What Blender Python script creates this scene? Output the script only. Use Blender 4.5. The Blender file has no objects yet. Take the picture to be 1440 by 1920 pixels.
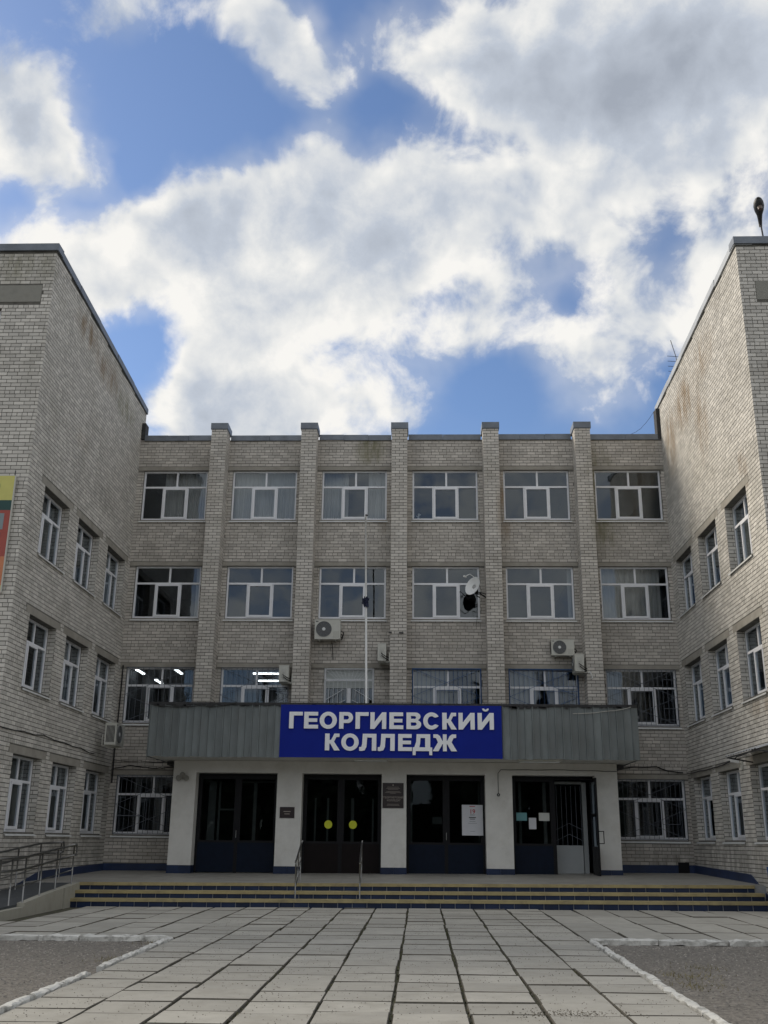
import bpy, math, random
import numpy as np
from mathutils import Matrix, Vector, Euler
random.seed(7); rng = np.random.default_rng(7)
scn = bpy.context.scene
COL = scn.collection
R = math.radians
# ------------------------------------------------------------------ camera
CAMP = Vector((0.678, -31.606, 0.794)); PITCH, YAW, ROLL, FPX = 0.3146, -0.03756, 0.01105, 1898.0
cf = Vector((math.sin(YAW)*math.cos(PITCH), math.cos(YAW)*math.cos(PITCH), math.sin(PITCH)))
cr0 = Vector((math.cos(YAW), -math.sin(YAW), 0)); cu0 = cr0.cross(cf)
cr = cr0*math.cos(ROLL)+cu0*math.sin(ROLL); cu = -cr0*math.sin(ROLL)+cu0*math.cos(ROLL)
cam = bpy.data.cameras.new('camera'); camo = bpy.data.objects.new('camera', cam); COL.objects.link(camo)
M = Matrix((cr, cu, -cf)).transposed().to_4x4(); M.translation = CAMP
camo.matrix_world = M
cam.sensor_fit = 'VERTICAL'; cam.sensor_height = 24; cam.sensor_width = 18
cam.lens = FPX/1920*24; cam.clip_end = 3000; cam.clip_start = 0.1
scn.camera = camo
scn.render.resolution_x, scn.render.resolution_y = 768, 1024
# ------------------------------------------------------------------ sun and exposure
SUN_EL, SUN_AZ = R(33), R(-60)                 # azimuth from +y (negative = towards -x)
sdir = Vector((math.sin(SUN_AZ)*math.cos(SUN_EL), math.cos(SUN_AZ)*math.cos(SUN_EL), math.sin(SUN_EL)))
sl = bpy.data.lights.new('sun', 'SUN'); sl.energy = 2.3; sl.angle = R(24); sl.color = (1.0, .90, .75)
so = bpy.data.objects.new('sun', sl); COL.objects.link(so); so.rotation_euler = (-sdir).to_track_quat('-Z', 'Y').to_euler()
so.location = (-40, 20, 40)
scn.view_settings.view_transform = 'Standard'; scn.view_settings.look = 'None'
scn.view_settings.gamma = 1; scn.view_settings.use_curve_mapping = False
scn.view_settings.exposure = 0.40
# ------------------------------------------------------------------ sky with clouds
SKY_STRENGTH = 0.1
CLOUDS = [(-24.0,30.1,3.05,1),(-20.5,31.8,2.53,1),(-16.7,32.6,2.84,1),(-12.8,34.7,3.14,1),(-8.8,36.1,3.28,1.1),(-4.9,35.8,3.16,1),(-1.0,34.7,3.47,1),(3.2,33.8,3.47,1),(7.4,34.2,3.15,.9),(11.4,34.1,3.4,.8),(-15.4,30.0,3.18,1),(-10.9,31.8,3.77,1),(-5.8,31.6,3.52,1),(-1.3,32.2,3.22,.8),(-19.5,28.6,2.0,.9),(-11.9,27.2,2.94,1),(-7.7,28.6,2.66,.9),(-3.0,29.3,2.66,.8),(-10.1,23.8,2.98,1),(-14.6,24.0,2.06,.7),(-6.2,25.1,2.69,.8),(-1.6,25.2,2.4,.65),(2.1,27.6,2.08,.8),(3.8,29.8,1.76,.5),(7.1,28.0,3.23,.8),(9.6,25.5,2.65,.6),(12.8,26.9,2.61,.7),(13.1,30.6,2.29,.8),(16.7,28.5,2.27,.6),(17.9,30.8,2.24,.5),(20.0,30.5,1.66,.5),(19.8,33.2,2.74,.7),
 (2.3,43.1,2.46,1.1),(4.1,40.8,2.36,1.1),(7.9,43.0,3.51,1.3),(7.7,39.5,2.78,1.2),(12.1,41.6,3.78,1.3),(16.6,41.5,3.98,1.3),(21.1,40.2,3.93,1.2),(11.8,38.1,2.49,1),(16.2,38.0,3.27,1),(20.6,36.7,2.95,.9),(15.2,35.3,2.5,.5),(-2.3,43.4,1.36,.7),(-.8,41.9,1.24,.6),
 (-19.8,43.2,1.97,1),(-14.5,44.3,1.59,.6),(-10.4,43.5,2.03,1.1),(-8.3,42.2,1.78,.95),(-6.9,41.0,1.39,.7),(-4.7,41.6,1.38,.6),(-27.4,37.6,2.36,1.1),(-25.2,37.3,2.13,1),(-25.4,35.2,2.15,.9),(-23.0,34.8,1.78,.8),(-21.1,35.0,1.24,.6),
 (-17.2,26.0,1.9,-.9),(-14.8,23.1,2.35,.9),(-12.5,22.4,2.67,.9),(-8.4,22.7,2.69,.9),(-4.5,22.8,2.10,.7),(11.7,24.1,2.05,.55),(16.5,26.5,2.00,.55),(18.3,28.5,2.25,.5),(-18.4,27.6,1.44,.6),(14.1,27.4,1.73,.4),(3.4,25.4,1.5,-.6),(5.9,24.4,1.6,-.6),(2.1,30.5,1.03,-.6),(14.5,24.5,1.73,-.4),(15.0,32.0,1.27,-.5),(10.2,30.3,1.59,-.4),(-19.0,31.5,.99,-.4),(-5.0,27.5,1.04,-.4),(16.7,25.1,1.71,-.4),(8.5,30.7,1.16,-.3),(-24.5,32.7,1.1,-.8),(-21.5,33.2,1.2,-.8),(-18.6,35.0,1.8,-.8),(-15.5,39.0,3.0,-.8),(-10.5,39.5,2.2,-.5),(-3.0,39.0,1.6,-.5)]
world = bpy.data.worlds.new('World'); scn.world = world; world.use_nodes = True
wn, wl = world.node_tree.nodes, world.node_tree.links
wn.clear()
def N(t, **k):
    n = wn.new(t)
    for a, b in k.items(): setattr(n, a, b)
    return n
def mth(op, a, b=None, c=None, clamp=False):
    n = N('ShaderNodeMath', operation=op, use_clamp=clamp)
    for i, x in enumerate((a, b, c)):
        if x is None: continue
        if isinstance(x, (int, float)): n.inputs[i].default_value = x
        else: wl.new(x, n.inputs[i])
    return n.outputs[0]
def vmt(op, a, b):
    n = N('ShaderNodeVectorMath', operation=op)
    for i, x in enumerate((a, b)):
        if isinstance(x, (tuple, Vector)): n.inputs[i].default_value = tuple(x)
        else: wl.new(x, n.inputs[i])
    return n
def wnoise(vec, scale, det, rough, dist=0.0, lac=2.0):
    n = N('ShaderNodeTexNoise'); n.inputs['Scale'].default_value = scale; n.inputs['Detail'].default_value = det
    n.inputs['Roughness'].default_value = rough; n.inputs['Distortion'].default_value = dist; n.inputs['Lacunarity'].default_value = lac
    wl.new(vec, n.inputs['Vector']); return n
tc = N('ShaderNodeTexCoord'); D = tc.outputs['Generated']
warp = wnoise(D, 9, 4, .6)
wv = vmt('SUBTRACT', warp.outputs['Color'], (.5, .5, .5)).outputs[0]
ws = N('ShaderNodeVectorMath', operation='SCALE'); wl.new(wv, ws.inputs[0]); ws.inputs['Scale'].default_value = .075
DW = vmt('ADD', D, ws.outputs[0]).outputs[0]
acc = None
for az, el, r, w in CLOUDS:
    d = (math.sin(R(az))*math.cos(R(el)), math.cos(R(az))*math.cos(R(el)), math.sin(R(el)))
    dist = vmt('DISTANCE', DW, d).outputs['Value']
    mr = N('ShaderNodeMapRange', interpolation_type='SMOOTHSTEP'); wl.new(dist, mr.inputs['Value'])
    mr.inputs['From Min'].default_value = 0; mr.inputs['From Max'].default_value = R(r)*1.75
    mr.inputs['To Min'].default_value = w*.85; mr.inputs['To Max'].default_value = 0
    acc = mr.outputs[0] if acc is None else mth('ADD', acc, mr.outputs[0])
# the rest of the sky: broken cloud of the same kind
fwd = (0.0, math.cos(R(34)), math.sin(R(34)))
away = N('ShaderNodeMapRange', interpolation_type='SMOOTHSTEP')
wl.new(vmt('DOT_PRODUCT', D, fwd).outputs['Value'], away.inputs['Value'])
away.inputs['From Min'].default_value = .80; away.inputs['From Max'].default_value = .93
away.inputs['To Min'].default_value = 1; away.inputs['To Max'].default_value = 0
bign = wnoise(D, 2.3, 3, .5)
bg = mth('MULTIPLY', mth('MULTIPLY_ADD', bign.outputs['Fac'], 4.0, -1.0), away.outputs[0])
cover = mth('ADD', acc, bg)
fine = wnoise(D, 14, 9, .62, .25)
sd = Vector((-.022, -.004, .016))
DL = vmt('ADD', D, sd).outputs[0]
fine2 = wnoise(DL, 14, 3.5, .52, .25)
fine1 = wnoise(D, 14, 3.5, .52, .25)
wisp = wnoise(D, 55, 6, .65, .6)
dens0 = mth('ADD', cover, mth('MULTIPLY_ADD', fine.outputs['Fac'], 2.5, -1.43))
dens0 = mth('ADD', dens0, mth('MULTIPLY_ADD', wisp.outputs['Fac'], .36, -.18))
dens = N('ShaderNodeMapRange', interpolation_type='SMOOTHSTEP'); wl.new(dens0, dens.inputs['Value'])
dens.inputs['From Min'].default_value = .0; dens.inputs['From Max'].default_value = .95
thick = N('ShaderNodeMapRange', interpolation_type='SMOOTHSTEP'); wl.new(dens0, thick.inputs['Value'])
thick.inputs['From Min'].default_value = .8; thick.inputs['From Max'].default_value = 2.6
hi1 = wnoise(D, 34, 5, .6, .4); hi2 = wnoise(vmt('ADD', D, Vector(sd)*.45).outputs[0], 34, 5, .6, .4)
lit = mth('MULTIPLY_ADD', mth('SUBTRACT', fine1.outputs['Fac'], fine2.outputs['Fac']), 2.3, .5)
lit = mth('ADD', lit, mth('MULTIPLY', mth('SUBTRACT', hi1.outputs['Fac'], hi2.outputs['Fac']), .45), clamp=True)
puff = wnoise(vmt('ADD', D, (.3, .1, .2)).outputs[0], 6.5, 3, .5, .2)
shade = mth('SUBTRACT', mth('MULTIPLY_ADD', thick.outputs[0], -.58, .84), mth('MULTIPLY_ADD', lit, -.62, .31))
shade = mth('ADD', shade, mth('MULTIPLY_ADD', puff.outputs['Fac'], 1.3, -.68), clamp=True)
ccol = N('ShaderNodeValToRGB'); wl.new(shade, ccol.inputs[0])
e = ccol.color_ramp.elements
e[0].position = 0; e[0].color = (.37, .41, .48, 1)
e[1].position = .5; e[1].color = (.54, .59, .67, 1)
x = e.new(.82); x.color = (.80, .81, .81, 1)
x = e.new(1.0); x.color = (.95, .935, .90, 1)
csc = N('ShaderNodeMix', data_type='RGBA', blend_type='MULTIPLY'); csc.inputs[0].default_value = 1
wl.new(ccol.outputs[0], csc.inputs[6]); k = .75/SKY_STRENGTH; csc.inputs[7].default_value = (k, k, k, 1)
skyn = N('ShaderNodeTexSky', sky_type='NISHITA'); skyn.sun_disc = False; skyn.sun_elevation = SUN_EL; skyn.sun_rotation = SUN_AZ
skyn.altitude = 300; skyn.air_density = 1.0; skyn.dust_density = .6; skyn.ozone_density = 1.6
skg = N('ShaderNodeMix', data_type='RGBA', blend_type='MULTIPLY'); skg.inputs[0].default_value = 1
wl.new(skyn.outputs[0], skg.inputs[6]); skg.inputs[7].default_value = (.84, .92, 1.05, 1)
veil = N('ShaderNodeMapRange', interpolation_type='SMOOTHSTEP'); wl.new(cover, veil.inputs['Value'])
veil.inputs['From Min'].default_value = -.1; veil.inputs['From Max'].default_value = 1.0; veil.inputs['To Min'].default_value = .0; veil.inputs['To Max'].default_value = .38
dfin = mth('MAXIMUM', dens.outputs[0], veil.outputs[0])
mx = N('ShaderNodeMix', data_type='RGBA'); wl.new(dfin, mx.inputs[0]); wl.new(skg.outputs[2], mx.inputs[6]); wl.new(csc.outputs[2], mx.inputs[7])
bgn = N('ShaderNodeBackground'); wl.new(mx.outputs[2], bgn.inputs[0]); bgn.inputs[1].default_value = SKY_STRENGTH
wo = N('ShaderNodeOutputWorld'); wl.new(bgn.outputs[0], wo.inputs[0])
world.cycles.sampling_method = 'MANUAL'; world.cycles.sample_map_resolution = 512

# ------------------------------------------------------------------ object helpers
WM = {}
def link(o, parent=None, wm=None):
    wm = wm.copy() if wm is not None else Matrix.Identity(4)
    o.matrix_basis = wm
    if parent is not None:
        o.parent = parent; o.matrix_parent_inverse = WM[parent.name].inverted()
    COL.objects.link(o); WM[o.name] = wm
    return o
def tag(o, label=None, cat=None, group=None, kind=None):
    for a, b in (('label', label), ('category', cat), ('group', group), ('kind', kind)):
        if b: o[a] = b
    return o
def thing(name, label, cat, loc=(0, 0, 0), group=None, wm=None):
    o = bpy.data.objects.new(name, None); o.empty_display_size = .3
    link(o, None, wm if wm is not None else Matrix.Translation(loc)); return tag(o, label, cat, group)
def structure(name, wm=None):
    o = bpy.data.objects.new(name, None); link(o, None, wm); o['kind'] = 'structure'; return o
class MB:
    def __init__(s): s.v = []; s.f = []; s.m = []
    def quad(s, a, b, c, d, mi=0):
        n = len(s.v); s.v += [a, b, c, d]; s.f.append((n, n+1, n+2, n+3)); s.m.append(mi); return s
    def box(s, x0, x1, y0, y1, z0, z1, mi=0, skip=''):
        n = len(s.v)
        s.v += [(x0,y0,z0),(x1,y0,z0),(x1,y1,z0),(x0,y1,z0),(x0,y0,z1),(x1,y0,z1),(x1,y1,z1),(x0,y1,z1)]
        F = {'b':(0,3,2,1),'t':(4,5,6,7),'f':(0,1,5,4),'r':(1,2,6,5),'k':(2,3,7,6),'l':(3,0,4,7)}
        for k_, f in F.items():
            if k_ not in skip: s.f.append(tuple(n+i for i in f)); s.m.append(mi)
        return s
    def obox(s, c, ax, ay, az, mi=0):
        c, ax, ay, az = map(Vector, (c, ax, ay, az)); n = len(s.v)
        for sz in (-1, 1):
            for sx, sy in ((-1,-1),(1,-1),(1,1),(-1,1)): s.v.append(tuple(c+ax*sx+ay*sy+az*sz))
        for f in ((0,3,2,1),(4,5,6,7),(0,1,5,4),(1,2,6,5),(2,3,7,6),(3,0,4,7)): s.f.append(tuple(n+i for i in f)); s.m.append(mi)
        return s
    def bar(s, a, b, w, h=None, mi=0):
        a, b = Vector(a), Vector(b); d = (b-a); L = d.length
        if L < 1e-6: return s
        d /= L; h = h or w; up = Vector((0, 0, 1)) if abs(d.z) < .95 else Vector((0, 1, 0))
        r = d.cross(up).normalized(); u = r.cross(d)
        return s.obox((a+b)/2, r*w/2, d*L/2, u*h/2, mi)
    def tube(s, pts, r, n=8, mi=0, cap=True):
        pts = [Vector(p) for p in pts]; rs = r if isinstance(r, (list, tuple)) else [r]*len(pts); rings = []
        for i, p in enumerate(pts):
            t = (pts[min(i+1, len(pts)-1)]-pts[max(i-1, 0)]).normalized()
            up = Vector((0, 0, 1)) if abs(t.z) < .9 else Vector((0, 1, 0))
            a = t.cross(up).normalized(); b = a.cross(t); st = len(s.v)
            for k_ in range(n):
                an = 2*math.pi*k_/n; s.v.append(tuple(p+(a*math.cos(an)+b*math.sin(an))*rs[i]))
            rings.append(st)
        for i in range(len(pts)-1):
            for k_ in range(n):
                k2 = (k_+1) % n; s.f.append((rings[i]+k_, rings[i]+k2, rings[i+1]+k2, rings[i+1]+k_)); s.m.append(mi)
        if cap:
            s.f.append(tuple(rings[0]+k_ for k_ in range(n))); s.m.append(mi)
            s.f.append(tuple(rings[-1]+k_ for k_ in reversed(range(n)))); s.m.append(mi)
        return s
    def disc(s, c, nrm, r, n=20, mi=0, r2=None):
        c, nrm = Vector(c), Vector(nrm).normalized(); up = Vector((0,0,1)) if abs(nrm.z) < .9 else Vector((0,1,0))
        a = nrm.cross(up).normalized(); b = a.cross(nrm); st = len(s.v)
        for k_ in range(n):
            an = 2*math.pi*k_/n; s.v.append(tuple(c+a*math.cos(an)*r+b*math.sin(an)*(r2 or r)))
        s.f.append(tuple(range(st, st+n))); s.m.append(mi); return s
    def prism(s, poly, y0, y1, mi=0):
        """poly = list of (x,z), extruded along y"""
        n = len(s.v); k_ = len(poly)
        s.v += [(p[0], y0, p[1]) for p in poly]+[(p[0], y1, p[1]) for p in poly]
        s.f.append(tuple(range(n, n+k_))); s.m.append(mi); s.f.append(tuple(reversed(range(n+k_, n+2*k_)))); s.m.append(mi)
        for i in range(k_):
            j = (i+1) % k_; s.f.append((n+j, n+i, n+k_+i, n+k_+j)); s.m.append(mi)
        return s
    def mesh(s, name, mats, smooth=False, off=(0, 0, 0)):
        me = bpy.data.meshes.new(name)
        v = s.v if off == (0,0,0) else [(p[0]-off[0], p[1]-off[1], p[2]-off[2]) for p in s.v]
        me.from_pydata(v, [], s.f); 
        for m_ in (mats if isinstance(mats, (list, tuple)) else [mats]): me.materials.append(m_)
        me.polygons.foreach_set('material_index', s.m)
        if smooth: me.polygons.foreach_set('use_smooth', [True]*len(s.f))
        me.update(); return me
    def build(s, name, mats, parent=None, wt=None, smooth=False, origin=None):
        """wt: transform applied on top of the coordinates"""
        A = np.array(s.v); lo, hi = A.min(0), A.max(0)
        off = origin or ((lo[0]+hi[0])/2, (lo[1]+hi[1])/2, lo[2])
        off = tuple(float(q) for q in off)
        o = bpy.data.objects.new(name, s.mesh(name, mats, smooth, off))
        wm = Matrix.Translation(off)
        if wt is not None: wm = wt @ wm
        return link(o, parent, wm)
def inst(name, me, parent, wm):
    return link(bpy.data.objects.new(name, me), parent, wm)
# ------------------------------------------------------------------ materials
def mat(name, col, rough=.8, metal=0.0, var=.12, vscale=6, bump=0.0, bscale=80, spec=.5, dirt=None, dscale=1.2, damt=.4, rnd=0.0, coord='pos', stretch=None):
    m = bpy.data.materials.new(name); m.use_nodes = True; t = m.node_tree; n, l = t.nodes, t.links
    b = n['Principled BSDF']; b.inputs['Roughness'].default_value = rough; b.inputs['Metallic'].default_value = metal
    b.inputs['Specular IOR Level'].default_value = spec
    g = n.new('ShaderNodeNewGeometry'); vec = g.outputs['Position']
    if stretch:
        mp = n.new('ShaderNodeMapping'); mp.inputs['Scale'].default_value = stretch; l.new(vec, mp.inputs[0]); vec = mp.outputs[0]
    ns = n.new('ShaderNodeTexNoise'); ns.inputs['Scale'].default_value = vscale; ns.inputs['Detail'].default_value = 5; ns.inputs['Roughness'].default_value = .6
    l.new(vec, ns.inputs['Vector'])
    mr = n.new('ShaderNodeMapRange'); l.new(ns.outputs['Fac'], mr.inputs[0]); mr.inputs[1].default_value = .3; mr.inputs[2].default_value = .7
    mr.inputs[3].default_value = 1-var; mr.inputs[4].default_value = 1+var
    fac = mr.outputs[0]
    if rnd:
        oi = n.new('ShaderNodeObjectInfo')
        a = n.new('ShaderNodeMath'); a.operation = 'ADD'; l.new(g.outputs['Random Per Island'], a.inputs[0]); l.new(oi.outputs['Random'], a.inputs[1])
        fr = n.new('ShaderNodeMath'); fr.operation = 'FRACT'; l.new(a.outputs[0], fr.inputs[0])
        r_ = n.new('ShaderNodeMapRange'); l.new(fr.outputs[0], r_.inputs[0]); r_.inputs[3].default_value = 1-rnd; r_.inputs[4].default_value = 1+rnd
        mu = n.new('ShaderNodeMath'); mu.operation = 'MULTIPLY'; l.new(fac, mu.inputs[0]); l.new(r_.outputs[0], mu.inputs[1]); fac = mu.outputs[0]
        m['_frac'] = 1
    vm = n.new('ShaderNodeVectorMath'); vm.operation = 'SCALE'; vm.inputs[0].default_value = col[:3]; l.new(fac, vm.inputs['Scale'])
    out = vm.outputs[0]
    if dirt:
        d = n.new('ShaderNodeTexNoise'); d.inputs['Scale'].default_value = dscale; d.inputs['Detail'].default_value = 7; d.inputs['Roughness'].default_value = .65
        l.new(vec, d.inputs['Vector'])
        dr = n.new('ShaderNodeMapRange'); l.new(d.outputs['Fac'], dr.inputs[0]); dr.inputs[1].default_value = .48; dr.inputs[2].default_value = .72
        dr.inputs[3].default_value = 0; dr.inputs[4].default_value = damt
        mi = n.new('ShaderNodeMix'); mi.data_type = 'RGBA'; l.new(dr.outputs[0], mi.inputs[0]); l.new(out, mi.inputs[6]); mi.inputs[7].default_value = (*dirt, 1)
        out = mi.outputs[2]
    l.new(out, b.inputs['Base Color'])
    if bump:
        bn = n.new('ShaderNodeTexNoise'); bn.inputs['Scale'].default_value = bscale; bn.inputs['Detail'].default_value = 6; bn.inputs['Roughness'].default_value = .65; l.new(g.outputs['Position'], bn.inputs['Vector'])
        bp = n.new('ShaderNodeBump'); bp.inputs['Strength'].default_value = bump; bp.inputs['Distance'].default_value = .01
        l.new(bn.outputs['Fac'], bp.inputs['Height']); l.new(bp.outputs[0], b.inputs['Normal'])
    return m
def add_stains(m, spec, amt_scale=1.0):
    """spec: list of (centre, radii(x,y,z), colour, amount): soaked-in stains, broken up by noise"""
    t = m.node_tree; n, l = t.nodes, t.links; b = n['Principled BSDF']
    src = b.inputs['Base Color'].links[0].from_socket
    g = n.new('ShaderNodeNewGeometry')
    ns = n.new('ShaderNodeTexNoise'); mp = n.new('ShaderNodeMapping'); mp.inputs['Scale'].default_value = (2.2, 2.2, .5)
    l.new(g.outputs['Position'], mp.inputs[0]); l.new(mp.outputs[0], ns.inputs['Vector']); ns.inputs['Scale'].default_value = 1.6; ns.inputs['Detail'].default_value = 6; ns.inputs['Roughness'].default_value = .65
    nr = n.new('ShaderNodeMapRange'); l.new(ns.outputs['Fac'], nr.inputs[0]); nr.inputs[1].default_value = .36; nr.inputs[2].default_value = .60
    for c, rad, colr, amt in spec:
        s1 = n.new('ShaderNodeVectorMath'); s1.operation = 'SUBTRACT'; l.new(g.outputs['Position'], s1.inputs[0]); s1.inputs[1].default_value = c
        s2 = n.new('ShaderNodeVectorMath'); s2.operation = 'DIVIDE'; l.new(s1.outputs[0], s2.inputs[0]); s2.inputs[1].default_value = rad
        s3 = n.new('ShaderNodeVectorMath'); s3.operation = 'LENGTH'; l.new(s2.outputs[0], s3.inputs[0])
        mr = n.new('ShaderNodeMapRange'); mr.interpolation_type = 'SMOOTHSTEP'; l.new(s3.outputs['Value'], mr.inputs[0]); mr.inputs[1].default_value = .2; mr.inputs[2].default_value = 1
        mr.inputs[3].default_value = amt*amt_scale; mr.inputs[4].default_value = 0
        mu = n.new('ShaderNodeMath'); mu.operation = 'MULTIPLY'; l.new(mr.outputs[0], mu.inputs[0]); l.new(nr.outputs[0], mu.inputs[1])
        mi = n.new('ShaderNodeMix'); mi.data_type = 'RGBA'; l.new(mu.outputs[0], mi.inputs[0]); l.new(src, mi.inputs[6]); mi.inputs[7].default_value = (*colr, 1)
        src = mi.outputs[2]
    l.new(src, b.inputs['Base Color'])
RUST, MOSS, SOOT = (.29, .215, .14), (.19, .18, .105), (.12, .11, .09)
m_brick_f = mat('facade_brick', (.515, .482, .438), .9, var=.12, vscale=1.1, rnd=.17, dirt=(.29, .27, .23), dscale=.8, damt=.45, bump=.35, bscale=60)
m_brick_p = mat('pilaster_brick', (.57, .54, .495), .9, var=.08, vscale=1.5, rnd=.15, dirt=(.31, .285, .235), dscale=1.1, damt=.4, bump=.3, bscale=60)
m_brick_w = mat('wing_brick', (.57, .545, .50), .9, var=.09, vscale=.9, rnd=.18, dirt=(.33, .31, .26), dscale=.7, damt=.45, bump=.3, bscale=60)
m_mortar_f = mat('old_mortar', (.19, .18, .16), .95, var=.25, vscale=5, bump=.4, bscale=90)
m_mortar_d = mat('dark_mortar', (.125, .12, .105), .95, var=.3, vscale=5, bump=.4, bscale=90)
for m_, k_ in ((m_brick_f, 1), (m_mortar_f, 1)):
    add_stains(m_, [((-1.0, 0, 13.3), (.7, .6, .8), MOSS, .9), ((6.6, 0, 11.5), (.8, .7, 2.6), MOSS, .9), ((3.45, 0, 11.3), (.35, .6, 1.6), RUST, .9), ((-.5, 0, 11.2), (.35, .6, 1.2), RUST, .5),
        ((0, 0, 9.0), (10, 1, .35), SOOT, .5), ((0, 0, 5.75), (10, 1, .4), SOOT, .4), ((0, 0, .2), (10, 1, .7), RUST, .5), ((8.2, 0, .3), (1.3, 1, .9), SOOT, .6)])
add_stains(m_brick_p, [((6.25, -.3, 11.4), (.3, .7, 2.6), MOSS, 1.0), ((3.25, -.3, 11), (.25, .6, 1.8), RUST, .7), ((-6.2, -.3, 12), (.4, .7, 1.2), RUST, .35)])
add_stains(m_brick_w, [((8.7, -3.0, 13.6), (.6, 1.7, 1.1), RUST, .95), ((8.7, -5.2, 14.0), (.6, 1.6, .9), RUST, .7), ((8.7, -1.2, 13.0), (.6, 1.0, 1.6), RUST, .8), ((8.7, -4.6, 12.2), (.6, .9, 1.5), RUST, .8),
    ((-8.8, -6.0, 14.5), (.6, 1.4, .6), RUST, 1), ((-8.8, -4.0, 14.2), (.6, 1.6, .7), RUST, .9), ((-8.8, -2.0, 13.9), (.6, 1.4, .7), MOSS, .8), ((-8.8, -5.5, 11.4), (.6, .8, .4), RUST, .4), ((-8.8, -3, 10.5), (.6, 2.4, .5), SOOT, .3),
    ((8.7, -8.0, 3.9), (.6, .8, .4), RUST, .8), ((8.7, -6.9, 3.9), (.6, .6, .3), RUST, .7), ((8.7, -7.6, 9.9), (.6, .4, .5), RUST, .6), ((8.7, -7.9, 9.5), (.6, .3, .6), RUST, .6),
    ((8.7, -4, .3), (.6, 6, .8), SOOT, .5), ((-8.8, -4, .4), (.6, 6, 1.0), SOOT, .5), ((-10, -8.95, 14.9), (3, .5, .8), MOSS, .6), ((10, -8.95, 11.7), (1.5, .5, .6), RUST, .3)])
m_conc = mat('lintel_concrete', (.33, .31, .27), .9, var=.15, vscale=3, dirt=(.2, .18, .15), damt=.5, bump=.3)
m_conc_d = mat('rendered_panel', (.27, .265, .235), .9, var=.15, vscale=3, dirt=(.15, .14, .12), dscale=3, damt=.6, bump=.2)
m_plaster = mat('white_plaster', (.70, .69, .65), .85, var=.06, vscale=2, dirt=(.48, .46, .40), dscale=2.2, damt=.4, bump=.1)
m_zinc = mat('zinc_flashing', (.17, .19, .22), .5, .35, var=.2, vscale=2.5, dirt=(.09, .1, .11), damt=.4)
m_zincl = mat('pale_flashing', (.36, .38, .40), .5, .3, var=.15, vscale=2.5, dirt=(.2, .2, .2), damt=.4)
m_sheet = mat('galvanised_sheet', (.17, .19, .19), .55, .3, var=.22, vscale=3, dirt=(.16, .165, .16), dscale=2.0, damt=.6, rnd=.12, stretch=(1, 1, .35))
m_tar = mat('roofing_felt', (.035, .035, .037), .8, var=.4, vscale=9, bump=.5, bscale=30)
m_upvc = mat('white_window_plastic', (.80, .81, .84), .4, var=.04, vscale=3)
m_white = mat('white_metal', (.72, .73, .72), .45, var=.06)
m_cream = mat('cream_casing', (.55, .55, .50), .5, var=.06, vscale=5, dirt=(.35, .33, .28), dscale=5, damt=.4)
m_black = mat('black_metal', (.008, .008, .010), .5, var=.1, spec=.2)
m_dark = mat('dark_plastic', (.03, .03, .032), .5, var=.1)
m_navyd = mat('navy_door_paint', (.004, .009, .022), .5, var=.15, spec=.15)
m_brownd = mat('dark_brown_door_paint', (.008, .005, .005), .5, var=.15, spec=.15)
m_tile = mat('blue_glazed_tile', (.010, .022, .062), .3, var=.25, vscale=2.5, rnd=.25)
m_plinth = mat('blue_plinth_paint', (.014, .03, .085), .45, var=.25, vscale=2, dirt=(.03, .04, .07), damt=.5)
m_grout = mat('pale_grout', (.30, .31, .32), .9, var=.2)
m_yel = mat('faded_yellow_nosing', (.34, .28, .14), .7, var=.15, vscale=3, dirt=(.18, .15, .10), dscale=4, damt=.7)
m_plat = mat('porch_floor_stone', (.27, .26, .235), .6, var=.12, vscale=2, rnd=.05, dirt=(.17, .16, .14), dscale=1.3, damt=.5)
m_signb = mat('deep_blue_board', (.005, .018, .25), .5, var=.06, vscale=2, spec=.15)
m_letter = mat('white_letters', (.86, .87, .89), .35, var=.02)
m_steel = mat('steel_tube', (.25, .25, .245), .32, 1.0, var=.08)
m_ac_dark = mat('fan_guard_grey', (.10, .105, .11), .5, var=.1)
m_slabedge = mat('soiled_slab_edge', (.11, .10, .08), .95, var=.3, vscale=12)
m_slab = mat('concrete_slab', (.385, .368, .325), .9, var=.08, vscale=3.0, rnd=.12, dirt=(.27, .25, .21), dscale=3.5, damt=.5, bump=.6, bscale=30)
m_joint = mat('joint_soil', (.075, .07, .05), 1, var=.4, vscale=14, dirt=(.09, .10, .04), dscale=6, damt=.6, bump=1, bscale=60)
m_asph = mat('gravelly_asphalt', (.16, .145, .125), .95, var=.5, vscale=16, dirt=(.33, .30, .26), dscale=24, damt=.9, bump=1.0, bscale=55)
m_stone = mat('pebble', (.27, .25, .22), .9, var=.2, rnd=.45)
m_ground = mat('yard_ground', (.13, .125, .105), 1, var=.25, vscale=1, bump=.5, bscale=20)
m_kerb = mat('whitewashed_kerb', (.62, .61, .57), .9, var=.08, vscale=9, rnd=.08, dirt=(.13, .12, .10), dscale=7, damt=.9, bump=.8, bscale=30)
m_rampw = mat('ramp_side_stone', (.36, .345, .29), .85, var=.12, vscale=2.5, dirt=(.2, .19, .15), dscale=2.5, damt=.6, stretch=(1.4, 1.4, .4))
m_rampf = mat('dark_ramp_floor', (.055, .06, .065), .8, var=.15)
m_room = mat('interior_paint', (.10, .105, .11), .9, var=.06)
m_roomw = mat('interior_pale_frame', (.40, .42, .42), .7, var=.1)
m_curt = mat('sheer_curtain', (.56, .56, .55), .95, var=.1, vscale=4, stretch=(3, 3, .2))
m_blind = mat('roller_shutter', (.45, .48, .47), .7, var=.06)
m_gril_b = mat('blue_grille_paint', (.02, .075, .20), .5, var=.15)
m_gril_w = mat('white_grille_paint', (.55, .57, .58), .5, var=.1)
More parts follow.
